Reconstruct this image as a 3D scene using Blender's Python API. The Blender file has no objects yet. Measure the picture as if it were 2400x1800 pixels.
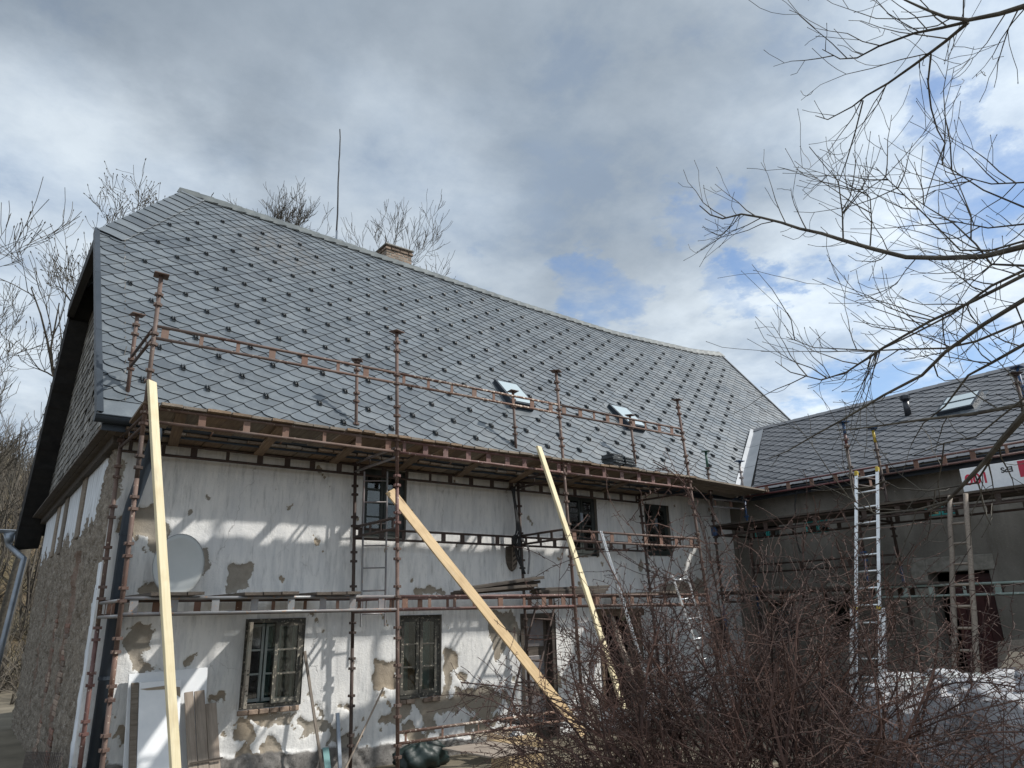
import bpy, math, random
import numpy as np
from mathutils import Vector, Matrix
random.seed(7); RNG = np.random.default_rng(11)
scene = bpy.context.scene
R = math.radians

# ------------------------------------------------------------------ camera
# world axes: X along the long front wall, Y into the house, Z up; pixels below are of the 2400 x 1800 frame
_f = 1665.2
_M = np.array([[0.79991636, -0.16621639, 0.57663328], [-0.59968718, -0.25752879, 0.75766366], [-0.02256355, 0.95186713, 0.30567932]])
CAM = np.array([0.0, 0.0, 1.65])
cam_d = bpy.data.cameras.new('camera'); cam = bpy.data.objects.new('camera', cam_d); scene.collection.objects.link(cam)
mw = Matrix.Identity(4)
for i in range(3):
    mw[i][0] = _M[i][0]; mw[i][1] = _M[i][1]; mw[i][2] = -_M[i][2]; mw[i][3] = CAM[i]
cam.matrix_world = mw
cam_d.sensor_fit = 'HORIZONTAL'; cam_d.sensor_width = 36.0; cam_d.lens = _f / 2400 * 36.0
cam_d.clip_start = 0.05; cam_d.clip_end = 3000
scene.camera = cam

def ray(px, py):
    return _M @ np.array([px - 1200.0, -(py - 900.0), _f])
def P(px, py, ax, val):            # point of a plane x/y/z = val seen at a pixel
    v = ray(px, py); k = 'xyz'.index(ax)
    return Vector(CAM + v * (val - CAM[k]) / v[k])
def PD(px, py, dist):              # point at a distance from the eye
    v = ray(px, py); return Vector(CAM + v / np.linalg.norm(v) * dist)
def proj(p):
    q = _M.T @ (np.array(p) - CAM); return 1200 + _f * q[0] / q[2], 900 - _f * q[1] / q[2]

# ------------------------------------------------------------------ sun, sky, exposure
SUN_EL, SUN_AZ = R(46), R(52)      # azimuth measured from the front wall's normal towards the wing
sdir = Vector((math.sin(SUN_AZ) * math.cos(SUN_EL), -math.cos(SUN_AZ) * math.cos(SUN_EL), math.sin(SUN_EL)))
sun_d = bpy.data.lights.new('sun', 'SUN'); sun_d.energy = 3.6; sun_d.angle = R(1.6); sun_d.color = (1.0, 0.965, 0.9)
sun = bpy.data.objects.new('sun', sun_d); scene.collection.objects.link(sun)
sun.rotation_euler = sdir.to_track_quat('Z', 'Y').to_euler()
scene.view_settings.view_transform = 'Standard'; scene.view_settings.look = 'None'
scene.view_settings.gamma = 1.0; scene.view_settings.exposure = 0.45; scene.view_settings.use_curve_mapping = False

# ------------------------------------------------------------------ node helpers
class NT:
    def __init__(s, tree): s.t = tree; s.n = tree.nodes; s.l = tree.links
    def new(s, typ, **kw):
        n = s.n.new(typ)
        for k, v in kw.items(): setattr(n, k, v)
        return n
    def put(s, sock, v):
        if isinstance(v, bpy.types.NodeSocket): s.l.new(v, sock)
        elif v is not None:
            try: sock.default_value = v
            except Exception: sock.default_value = (*v, 1.0) if len(v) == 3 else v[:3]
    def math(s, op, a, b=None, c=None, clamp=False):
        n = s.new('ShaderNodeMath', operation=op, use_clamp=clamp)
        for i, v in enumerate((a, b, c)): s.put(n.inputs[i], v)
        return n.outputs[0]
    def vmath(s, op, a, b=None, scale=None):
        n = s.new('ShaderNodeVectorMath', operation=op); s.put(n.inputs[0], a); s.put(n.inputs[1], b)
        if scale is not None: s.put(n.inputs[3], scale)
        return n.outputs['Value' if op in ('DOT_PRODUCT', 'LENGTH', 'DISTANCE') else 'Vector']
    def noise(s, vec, scale, detail=4, rough=0.55, dist=0.0, col=False):
        n = s.new('ShaderNodeTexNoise'); s.put(n.inputs['Vector'], vec)
        n.inputs['Scale'].default_value = scale; n.inputs['Detail'].default_value = detail
        n.inputs['Roughness'].default_value = rough; n.inputs['Distortion'].default_value = dist
        return n.outputs['Color' if col else 'Fac']
    def voro(s, vec, scale, feature='F1', out='Distance'):
        n = s.new('ShaderNodeTexVoronoi', feature=feature); s.put(n.inputs['Vector'], vec); n.inputs['Scale'].default_value = scale
        return n.outputs[out]
    def rng(s, v, a, b, c=0.0, d=1.0, smooth=False):
        n = s.new('ShaderNodeMapRange', interpolation_type='SMOOTHSTEP' if smooth else 'LINEAR', clamp=True)
        s.put(n.inputs['Value'], v)
        for k, x in zip(('From Min', 'From Max', 'To Min', 'To Max'), (a, b, c, d)): s.put(n.inputs[k], x)
        return n.outputs['Result']
    def mix(s, f, a, b, mode='MIX'):
        n = s.new('ShaderNodeMix', data_type='RGBA', blend_type=mode)
        s.put(n.inputs['Factor'], f); s.put(n.inputs['A'] if False else n.inputs[6], a); s.put(n.inputs[7], b)
        return n.outputs[2]
    def mapv(s, vec, sc=(1, 1, 1), loc=(0, 0, 0), rot=(0, 0, 0)):
        n = s.new('ShaderNodeMapping'); s.put(n.inputs[0], vec)
        n.inputs['Scale'].default_value = sc; n.inputs['Location'].default_value = loc; n.inputs['Rotation'].default_value = rot
        return n.outputs[0]
    def bump(s, h, strength=0.5, dist=0.02):
        n = s.new('ShaderNodeBump'); n.inputs['Strength'].default_value = strength; n.inputs['Distance'].default_value = dist
        s.put(n.inputs['Height'], h); return n.outputs[0]

world = bpy.data.worlds.new('World'); scene.world = world; world.use_nodes = True
w = NT(world.node_tree); w.n.clear()
sky = w.new('ShaderNodeTexSky', sky_type='NISHITA'); sky.sun_disc = False
sky.sun_elevation = SUN_EL; sky.sun_rotation = math.atan2(sdir.x, sdir.y); sky.air_density = 1.0; sky.dust_density = 0.3; sky.ozone_density = 2.0
dirv = w.new('ShaderNodeTexCoord').outputs['Generated']
sep = w.new('ShaderNodeSeparateXYZ'); w.put(sep.inputs[0], dirv)
zz = w.math('ADD', w.math('MAXIMUM', sep.outputs[2], 0.0), 0.16)
cmb = w.new('ShaderNodeCombineXYZ'); w.put(cmb.inputs[0], w.math('DIVIDE', sep.outputs[0], zz)); w.put(cmb.inputs[1], w.math('DIVIDE', sep.outputs[1], zz))
cp = cmb.outputs[0]
def blob(px, py, c0, c1, dv=None):  # soft region of the cloud layer round a direction
    d = ray(px, py); d = d / np.linalg.norm(d)
    return w.rng(w.vmath('DOT_PRODUCT', dv or dirv, tuple(d)), math.cos(R(c0)), math.cos(R(c1)), 0, 1, True)
wv = w.vmath('SUBTRACT', w.noise(cp, 2.4, 6, 0.6, col=True), (0.5, 0.5, 0.5))
wd = w.vmath('NORMALIZE', w.vmath('ADD', dirv, w.vmath('SCALE', wv, None, 0.30))); wf = w.vmath('NORMALIZE', w.vmath('ADD', dirv, w.vmath('SCALE', w.vmath('SUBTRACT', w.noise(cp, 5.0, 9, 0.62, col=True), (0.5, 0.5, 0.5)), None, 0.30)))
n1 = w.noise(cp, 1.6, 10, 0.58, 0.15); n2 = w.noise(w.mapv(cp, loc=(3.1, 1.7, 0.4)), 4.2, 9, 0.6, 0.1); n3 = w.noise(w.mapv(cp, loc=(-5.0, 2.0, 1.0)), 0.6, 4, 0.5)
hole = None
for a in [(1390, 700, 3.6, 0.1, 0.62), (1460, 698, 3.0, 0.1, 0.62), (1785, 655, 3.4, 0.2, 0.85), (1700, 700, 2.4, 0.2, 0.55), (2270, 450, 5.2, 0.3, 0.8), (2170, 320, 3.4, 0.3, 0.75), (1650, 520, 3.6, 0.3, 0.5), (2060, 945, 6.5, 1.0, 0.8), (2380, 830, 6, 1, 0.75), (1080, 650, 3.2, 0.3, 0.4), (1930, 590, 2.6, 0.3, 0.45), (2080, 660, 3.6, 0.3, 0.45)]:
    b = w.math('MULTIPLY', blob(a[0], a[1], a[2], a[3], wf), a[4]); hole = b if hole is None else w.math('MAXIMUM', hole, b)
mask = w.rng(w.math('SUBTRACT', hole, w.math('MULTIPLY', w.rng(n2, 0.34, 0.66), 0.62)), -0.22, 0.74, 1.0, 0.06, True)
# thick grey bank overhead, thin bright edges elsewhere
grey = w.math('MAXIMUM', w.math('MAXIMUM', blob(560, 290, 44, 12, wd), w.math('MULTIPLY', blob(1200, 260, 30, 6, wd), 0.9)), w.math('MULTIPLY', blob(150, 40, 30, 4, wd), 0.85))
lite = w.math('MAXIMUM', w.math('MULTIPLY', blob(40, 560, 17, 2, wd), 0.6), w.math('MULTIPLY', blob(900, 560, 14, 1, wd), 0.35))
grey = w.math('SUBTRACT', w.math('MULTIPLY', grey, w.rng(n1, 0.25, 0.6, 0.7, 1.0)), lite, clamp=True)
mott = w.math('ADD', w.math('MULTIPLY', n1, 0.45), w.math('MULTIPLY', n2, 0.55))
bright = w.mix(w.rng(mott, 0.40, 0.60), (0.42, 0.51, 0.63, 1), (0.72, 0.80, 0.87, 1))
dark = w.mix(w.rng(mott, 0.36, 0.66), (0.18, 0.222, 0.272, 1), (0.27, 0.318, 0.375, 1))
cloud = w.mix(grey, bright, dark)
skyc = w.mix(1.0, sky.outputs[0], (0.125, 0.125, 0.125, 1), 'MULTIPLY')
bg = w.new('ShaderNodeBackground'); w.put(bg.inputs[0], w.mix(mask, skyc, cloud)); bg.inputs[1].default_value = 0.95
w.l.new(bg.outputs[0], w.new('ShaderNodeOutputWorld').inputs[0])

# ------------------------------------------------------------------ materials
MATS = {}
def mat(name, fn, rough=0.7, metal=0.0, spec=0.5):
    m = bpy.data.materials.new(name); m.use_nodes = True
    t = NT(m.node_tree); b = t.n['Principled BSDF']
    b.inputs['Roughness'].default_value = rough; b.inputs['Metallic'].default_value = metal; b.inputs['Specular IOR Level'].default_value = spec
    fn(t, b); MATS[name] = m; return m
def obj_vec(t): return t.new('ShaderNodeTexCoord').outputs['Object']
def geo_pos(t): return t.new('ShaderNodeNewGeometry').outputs['Position']
def rand_of(t):
    a = t.new('ShaderNodeNewGeometry').outputs['Random Per Island']; b = t.new('ShaderNodeObjectInfo').outputs['Random']
    return t.math('FRACT', t.math('ADD', a, b))
def simple(c1, c2, scale=6.0, bump=0.15, bscale=40, lo=0.35, hi=0.65, isl=0.25, bd=0.01):
    def fn(t, b):
        p = geo_pos(t); n = t.noise(p, scale, 5, 0.6)
        c = t.mix(t.rng(n, lo, hi), c1, c2)
        r = rand_of(t); c = t.mix(1.0, c, t.mix(r, (1 - isl,) * 3 + (1,), (1 + isl,) * 3 + (1,)), 'MULTIPLY')
        t.put(b.inputs['Base Color'], c)
        if bump: t.put(b.inputs['Normal'], t.bump(t.noise(p, bscale, 4, 0.6), bump, bd))
    return fn
def wood(c1, c2, cd, knots=0.0):
    def fn(t, b):
        o = obj_vec(t); st = t.mapv(o, (1.2, 22, 22)); n = t.noise(st, 2.2, 5, 0.6, 0.6); n2 = t.noise(o, 3.0, 4)
        c = t.mix(t.rng(n, 0.33, 0.68), c1, c2); c = t.mix(t.rng(n2, 0.5, 0.75, 0, 0.55), c, cd)
        if knots:
            k = t.voro(t.mapv(o, (1.5, 7, 7)), 1.1); c = t.mix(t.rng(k, 0.05, 0.17, knots, 0), c, (cd[0] * 0.6, cd[1] * 0.55, cd[2] * 0.5, 1)); c = t.mix(t.rng(t.noise(t.mapv(o, (0.8, 5, 5), (3, 1, 2)), 1.6, 5, 0.7), 0.56, 0.72, 0, 0.5), c, (0.30, 0.27, 0.22, 1))
        r = rand_of(t); c = t.mix(1.0, c, t.mix(r, (0.75, 0.75, 0.75, 1), (1.25, 1.22, 1.18, 1)), 'MULTIPLY')
        t.put(b.inputs['Base Color'], c); t.put(b.inputs['Normal'], t.bump(n, 0.25, 0.006))
    return fn
def rusty(c1, c2, flake, fl=0.64, strength=0.3):
    def fn(t, b):
        p = geo_pos(t); n = t.noise(p, 4.0, 6, 0.65); n2 = t.noise(t.mapv(p, loc=(7, 3, 1)), 26, 4, 0.6); n3 = t.noise(t.mapv(p, loc=(1, 9, 4)), 1.3, 3)
        c = t.mix(t.rng(n, 0.35, 0.65), c1, c2); c = t.mix(t.rng(n3, 0.45, 0.7, 0, 0.5), c, (c1[0] * 1.25, c1[1] * 0.9, c1[2] * 0.85, 1))
        c = t.mix(t.rng(t.noise(t.mapv(p, loc=(4, 4, 9)), 1.9, 4, 0.6), 0.5, 0.66, 0, 0.5), c, (c2[0] * 0.85 + 0.03, c2[1] * 0.95 + 0.03, c2[2] + 0.03, 1)); c = t.mix(t.rng(n2, fl, fl + 0.05), c, flake); t.put(b.inputs['Base Color'], c)
        t.put(b.inputs['Normal'], t.bump(n2, strength, 0.004))
    return fn

def m_slate(t, b):
    p = geo_pos(t); r = rand_of(t); n = t.noise(p, 5.5, 5, 0.65); sp = t.noise(p, 42, 3, 0.7)
    c = t.mix(r, (0.050, 0.060, 0.071, 1), (0.112, 0.129, 0.145, 1)); c = t.mix(t.rng(t.noise(p, 0.45, 4, 0.6), 0.38, 0.64, 0.0, 0.4), c, (0.105, 0.122, 0.134, 1))
    c = t.mix(t.rng(n, 0.5, 0.72, 0, 0.55), c, (0.165, 0.182, 0.19, 1)); c = t.mix(t.rng(n, 0.28, 0.42, 0.4, 0), c, (0.062, 0.072, 0.082, 1))
    c = t.mix(t.rng(sp, 0.66, 0.74, 0, 0.5), c, (0.26, 0.27, 0.26, 1))
    br = t.rng(t.vmath('DISTANCE', p, (4.4, 14.0, 9.3)), 0.3, 1.3, 0.45, 0); c = t.mix(t.math('MULTIPLY', br, t.rng(n, 0.4, 0.6)), c, (0.14, 0.115, 0.09, 1))
    t.put(b.inputs['Base Color'], c); t.put(b.inputs['Roughness'], t.rng(t.noise(p, 2.2, 4, 0.6), 0.35, 0.65, 0.30, 0.48))
    t.put(b.inputs['Normal'], t.bump(t.noise(p, 18, 4, 0.6), 0.12, 0.012))
mat('slate', m_slate, 0.42, 0, 0.6)
def m_slate2(t, b):
    p = geo_pos(t); r = rand_of(t); n = t.noise(p, 6, 5, 0.6)
    c = t.mix(r, (0.078, 0.082, 0.092, 1), (0.118, 0.122, 0.132, 1)); c = t.mix(t.rng(n, 0.5, 0.7, 0, 0.4), c, (0.13, 0.13, 0.138, 1))
    t.put(b.inputs['Base Color'], c); t.put(b.inputs['Normal'], t.bump(t.noise(p, 22, 4), 0.12, 0.01))
mat('slate_wing', m_slate2, 0.52, 0, 0.45)
mat('ridge_slate', simple((0.062, 0.072, 0.074, 1), (0.108, 0.119, 0.117, 1), 4, 0.1, 20, isl=0.18), 0.5)
mat('guard', simple((0.02, 0.024, 0.028, 1), (0.04, 0.046, 0.05, 1), 9, 0), 0.42)
mat('anthracite', simple((0.016, 0.024, 0.034, 1), (0.03, 0.039, 0.052, 1), 2.0, 0.05, isl=0.05), 0.5, 0.0, 0.35)
mat('zinc', simple((0.20, 0.23, 0.27, 1), (0.30, 0.33, 0.37, 1), 3, 0.05, isl=0.06), 0.38, 0.5)
mat('flashing', simple((0.20, 0.215, 0.235, 1), (0.26, 0.275, 0.295, 1), 2, 0.05, isl=0.05), 0.5, 0.2)
mat('slate_edge', simple((0.028, 0.031, 0.036, 1), (0.045, 0.05, 0.056, 1), 9, 0), 0.9, 0, 0.1)
mat('blacktar', simple((0.006, 0.006, 0.007, 1), (0.016, 0.015, 0.015, 1), 5, 0.3), 0.8)
mat('shingle', simple((0.11, 0.105, 0.095, 1), (0.26, 0.25, 0.235, 1), 2.2, 0.5, 30, isl=0.4), 0.85)
mat('rust', rusty((0.070, 0.041, 0.032, 1), (0.135, 0.088, 0.070, 1), (0.34, 0.29, 0.235, 1), 0.64), 0.75)
mat('rust_red', rusty((0.095, 0.044, 0.038, 1), (0.165, 0.095, 0.083, 1), (0.40, 0.34, 0.30, 1), 0.62), 0.65)
mat('rust_flaky', rusty((0.10, 0.048, 0.034, 1), (0.17, 0.105, 0.075, 1), (0.55, 0.47, 0.39, 1), 0.56), 0.7)
mat('rust_plate', rusty((0.125, 0.066, 0.046, 1), (0.19, 0.112, 0.08, 1), (0.42, 0.34, 0.26, 1), 0.66), 0.75)
mat('rust_dark', rusty((0.035, 0.024, 0.02, 1), (0.07, 0.045, 0.036, 1), (0.14, 0.10, 0.08, 1), 0.68), 0.75)
mat('tube_grey', rusty((0.17, 0.17, 0.18, 1), (0.26, 0.25, 0.245, 1), (0.30, 0.19, 0.13, 1), 0.6), 0.5, 0.3)
mat('blue_paint', rusty((0.014, 0.05, 0.13, 1), (0.03, 0.085, 0.19, 1), (0.09, 0.055, 0.04, 1), 0.55), 0.55)
mat('green_paint', rusty((0.012, 0.07, 0.045, 1), (0.018, 0.095, 0.065, 1), (0.10, 0.06, 0.05, 1), 0.6), 0.55)
mat('red_paint', rusty((0.075, 0.016, 0.018, 1), (0.12, 0.034, 0.033, 1), (0.09, 0.05, 0.04, 1), 0.6), 0.55)
mat('yellow_paint', rusty((0.36, 0.26, 0.02, 1), (0.5, 0.36, 0.04, 1), (0.16, 0.09, 0.05, 1), 0.6), 0.55)
mat('pale_green_tube', rusty((0.16, 0.21, 0.19, 1), (0.24, 0.28, 0.255, 1), (0.36, 0.36, 0.33, 1), 0.62), 0.6)
mat('wood_old', wood((0.125, 0.10, 0.078, 1), (0.235, 0.20, 0.162, 1), (0.075, 0.058, 0.044, 1)), 0.85)
mat('wood_deck', wood((0.12, 0.082, 0.054, 1), (0.215, 0.155, 0.105, 1), (0.065, 0.044, 0.03, 1)), 0.85)
mat('wood_dark', wood((0.045, 0.036, 0.03, 1), (0.10, 0.083, 0.068, 1), (0.028, 0.022, 0.018, 1)), 0.85)
mat('wood_new', wood((0.60, 0.52, 0.33, 1), (0.70, 0.63, 0.44, 1), (0.46, 0.36, 0.20, 1), 0.8), 0.65)
mat('wood_honey', wood((0.42, 0.30, 0.165, 1), (0.53, 0.40, 0.235, 1), (0.27, 0.175, 0.085, 1), 0.9), 0.6)
mat('wood_grey', wood((0.17, 0.14, 0.115, 1), (0.29, 0.245, 0.205, 1), (0.13, 0.10, 0.08, 1), 0.8), 0.8)
mat('window_paint', rusty((0.035, 0.036, 0.032, 1), (0.10, 0.092, 0.075, 1), (0.34, 0.31, 0.25, 1), 0.58, 0.5), 0.75)
mat('window_pale', rusty((0.26, 0.235, 0.19, 1), (0.38, 0.35, 0.29, 1), (0.06, 0.05, 0.04, 1), 0.57, 0.5), 0.75)
mat('window_green', rusty((0.012, 0.017, 0.016, 1), (0.03, 0.038, 0.034, 1), (0.10, 0.095, 0.08, 1), 0.66, 0.4), 0.6)
mat('inner_frame', simple((0.30, 0.34, 0.33, 1), (0.40, 0.43, 0.41, 1), 5, 0.05), 0.6)
mat('teal_cloth', simple((0.13, 0.25, 0.25, 1), (0.20, 0.34, 0.335, 1), 4, 0.1), 0.9)
mat('interior', simple((0.012, 0.012, 0.011, 1), (0.028, 0.026, 0.024, 1), 2, 0), 0.95)
def m_glass(t, b):
    p = geo_pos(t); n = t.noise(p, 7, 5, 0.7)
    tr = t.new('ShaderNodeBsdfTransparent'); tr.inputs[0].default_value = (0.72, 0.78, 0.76, 1)
    gl = t.new('ShaderNodeBsdfGlossy'); gl.inputs['Roughness'].default_value = 0.04
    di = t.new('ShaderNodeBsdfDiffuse'); di.inputs[0].default_value = (0.35, 0.35, 0.33, 1)
    fr = t.new('ShaderNodeFresnel'); fr.inputs[0].default_value = 1.55
    s1 = t.new('ShaderNodeMixShader'); t.put(s1.inputs[0], t.math('ADD', fr.outputs[0], 0.03, clamp=True)); t.l.new(tr.outputs[0], s1.inputs[1]); t.l.new(gl.outputs[0], s1.inputs[2])
    s2 = t.new('ShaderNodeMixShader'); t.put(s2.inputs[0], t.rng(n, 0.52, 0.8, 0.01, 0.22)); t.l.new(s1.outputs[0], s2.inputs[1]); t.l.new(di.outputs[0], s2.inputs[2])
    t.l.new(s2.outputs[0], t.n['Material Output'].inputs[0])
mat('glass', m_glass)
def m_skyglass(t, b):
    b.inputs['Base Color'].default_value = (0.36, 0.43, 0.45, 1); b.inputs['Roughness'].default_value = 0.06; b.inputs['Coat Weight'].default_value = 1.0; b.inputs['Coat Roughness'].default_value = 0.02
mat('roof_glass', m_skyglass, 0.05, 0, 0.9)
mat('aluminium', simple((0.58, 0.59, 0.60, 1), (0.72, 0.73, 0.74, 1), 8, 0.05, isl=0.08), 0.38, 0.75)
mat('white_paint', simple((0.66, 0.68, 0.70, 1), (0.76, 0.77, 0.78, 1), 3, 0.05, isl=0.03), 0.5)
mat('dish', simple((0.31, 0.322, 0.318, 1), (0.345, 0.355, 0.35, 1), 2, 0), 0.6, 0, 0.2)
mat('eps', simple((0.74, 0.75, 0.77, 1), (0.80, 0.81, 0.82, 1), 30, 0.05), 0.8)
mat('ink_red', simple((0.45, 0.02, 0.05, 1), (0.52, 0.03, 0.07, 1), 9, 0), 0.6)
mat('ink_black', simple((0.02, 0.02, 0.022, 1), (0.03, 0.03, 0.03, 1), 9, 0), 0.6)
mat('cable', simple((0.008, 0.008, 0.009, 1), (0.018, 0.018, 0.02, 1), 9, 0), 0.6)
mat('bark', simple((0.032, 0.026, 0.02, 1), (0.085, 0.074, 0.056, 1), 9, 0.4, 60, isl=0.2), 0.9)
mat('bark_lit', simple((0.06, 0.052, 0.038, 1), (0.14, 0.125, 0.095, 1), 6, 0.4, 50, isl=0.2), 0.9)
mat('twig', simple((0.030, 0.015, 0.012, 1), (0.105, 0.056, 0.042, 1), 3, 0, isl=0.45), 0.85)  # random reddish tones; the lighter ones paint sunlit twigs into the colour
mat('twig_far', simple((0.055, 0.045, 0.036, 1), (0.10, 0.088, 0.07, 1), 0.6, 0, isl=0.35), 0.9)
mat('cardboard', simple((0.25, 0.18, 0.115, 1), (0.34, 0.255, 0.17, 1), 3, 0.05), 0.85)
mat('tan_board', simple((0.27, 0.215, 0.16, 1), (0.33, 0.27, 0.20, 1), 5, 0.05), 0.85)
mat('tarp_green', simple((0.004, 0.011, 0.011, 1), (0.009, 0.021, 0.02, 1), 4, 0.3, 12), 0.5)
mat('teal_tile', simple((0.02, 0.24, 0.23, 1), (0.04, 0.32, 0.30, 1), 6, 0), 0.35)
mat('door_red', simple((0.035, 0.006, 0.007, 1), (0.06, 0.012, 0.012, 1), 3, 0.1), 0.6)
mat('wicker', simple((0.20, 0.17, 0.11, 1), (0.36, 0.31, 0.22, 1), 30, 0.6, 60), 0.9)
mat('black_plastic', simple((0.012, 0.014, 0.02, 1), (0.02, 0.023, 0.03, 1), 5, 0), 0.35)
mat('brick', simple((0.13, 0.068, 0.05, 1), (0.20, 0.115, 0.085, 1), 5, 0.5, 40, isl=0.35), 0.9)
mat('brick_old', simple((0.15, 0.11, 0.085, 1), (0.28, 0.21, 0.16, 1), 9, 0.6, 40, isl=0.4), 0.9)
mat('mortar', simple((0.17, 0.16, 0.14, 1), (0.27, 0.255, 0.225, 1), 12, 0.5, 50), 0.95)
mat('ground', simple((0.10, 0.085, 0.06, 1), (0.17, 0.145, 0.105, 1), 1.5, 0.5, 25, isl=0), 0.95)
def m_hill(t, b):
    p = geo_pos(t); n = t.noise(p, 0.35, 6, 0.65); n2 = t.noise(p, 2.4, 5, 0.7)
    c = t.mix(t.rng(n, 0.4, 0.6), (0.085, 0.06, 0.035, 1), (0.12, 0.10, 0.055, 1)); c = t.mix(t.rng(n2, 0.5, 0.7, 0, 0.6), c, (0.19, 0.155, 0.105, 1))
    t.put(b.inputs['Base Color'], c); t.put(b.inputs['Normal'], t.bump(n2, 0.9, 0.3))
mat('hill', m_hill, 0.95)
def m_plastic(t, b):
    p = geo_pos(t); n = t.noise(p, 3, 4, 0.6)
    t.put(b.inputs['Base Color'], t.mix(t.rng(n, 0.3, 0.7), (0.46, 0.47, 0.50, 1), (0.74, 0.745, 0.77, 1))); b.inputs['Subsurface Weight'].default_value = 0.0
    t.put(b.inputs['Normal'], t.bump(t.noise(t.mapv(p, (1, 1, 2.2)), 6, 7, 0.68, 1.2), 1.0, 0.09))
mat('plastic', m_plastic, 0.35)
def m_film(t, b):
    b.inputs['Base Color'].default_value = (0.55, 0.59, 0.57, 1); b.inputs['Alpha'].default_value = 0.38; b.inputs['Roughness'].default_value = 0.25
mat('film', m_film, 0.25)

def attr(t, name):
    n = t.new('ShaderNodeAttribute'); n.attribute_name = name; return n.outputs['Fac']
def m_facade(t, b):
    p = geo_pos(t); st = t.mapv(p, (7, 7, 1.3)); s1 = t.noise(st, 1.6, 6, 0.62); big = t.noise(p, 0.9, 5, 0.6); fine = t.noise(p, 38, 4, 0.7); med = t.noise(p, 9, 5, 0.65)
    w1 = t.mix(t.rng(s1, 0.42, 0.66, 0, 0.75), (0.74, 0.73, 0.71, 1), (0.54, 0.545, 0.545, 1))
    w1 = t.mix(t.rng(big, 0.5, 0.68, 0, 0.55), w1, (0.60, 0.605, 0.615, 1)); w1 = t.mix(t.rng(fine, 0.64, 0.72, 0, 0.6), w1, (0.30, 0.29, 0.27, 1))
    w1 = t.mix(t.rng(t.noise(t.mapv(p, (6, 6, 0.9), (2, 0, 5)), 2.5, 5, 0.7), 0.54, 0.70, 0, 0.55), w1, (0.34, 0.345, 0.345, 1))
    crack = t.voro(t.vmath('ADD', t.mapv(p, (1, 1, 0.75)), t.vmath('SCALE', t.noise(p, 2.5, 4, col=True), None, 0.5)), 0.75, 'DISTANCE_TO_EDGE')
    ck = t.math('MULTIPLY', t.rng(crack, 0.0, 0.005, 1, 0), t.rng(big, 0.52, 0.64)); w1 = t.mix(t.math('MULTIPLY', ck, 0.45), w1, (0.12, 0.11, 0.10, 1))
    bare = t.math('ADD', attr(t, 'bare'), t.math('ADD', t.math('MULTIPLY', t.math('SUBTRACT', med, 0.5), 0.12), t.math('MULTIPLY', t.math('SUBTRACT', t.noise(p, 24, 5, 0.7), 0.5), 0.07)))
    rim = t.rng(bare, -0.012, -0.002, 0, 1); bm = t.rng(bare, 0.0, 0.004, 0, 1)
    bc = t.mix(t.rng(med, 0.35, 0.65), (0.25, 0.195, 0.138, 1), (0.37, 0.30, 0.22, 1)); bc = t.mix(t.rng(big, 0.4, 0.65), bc, (0.30, 0.265, 0.215, 1)); bc = t.mix(t.rng(fine, 0.6, 0.7, 0, 0.5), bc, (0.42, 0.38, 0.32, 1))
    bc = t.mix(t.math('MULTIPLY', attr(t, 'grit'), 0.55), bc, t.mix(med, (0.16, 0.15, 0.135, 1), (0.34, 0.33, 0.30, 1)))
    c = t.mix(t.math('MULTIPLY', rim, 0.5), w1, (0.62, 0.60, 0.55, 1)); c = t.mix(bm, c, bc)
    pl = t.rng(t.math('ADD', attr(t, 'plinth'), t.math('MULTIPLY', t.math('SUBTRACT', med, 0.5), 0.1)), 0.0, 0.03)
    pc = t.mix(t.rng(med, 0.35, 0.65), (0.13, 0.122, 0.115, 1), (0.25, 0.238, 0.225, 1)); pc = t.mix(t.rng(fine, 0.57, 0.67, 0, 0.7), pc, (0.06, 0.055, 0.05, 1))
    c = t.mix(pl, c, pc); t.put(b.inputs['Base Color'], c)
    h = t.math('ADD', t.math('MULTIPLY', med, 0.5), t.math('MULTIPLY', fine, 0.35)); h = t.math('SUBTRACT', h, t.math('MULTIPLY', bm, 0.7)); h = t.math('SUBTRACT', h, t.math('MULTIPLY', ck, 0.3))
    t.put(b.inputs['Normal'], t.bump(h, 0.6, 0.028))
mat('facade', m_facade, 0.85, 0, 0.25)
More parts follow.
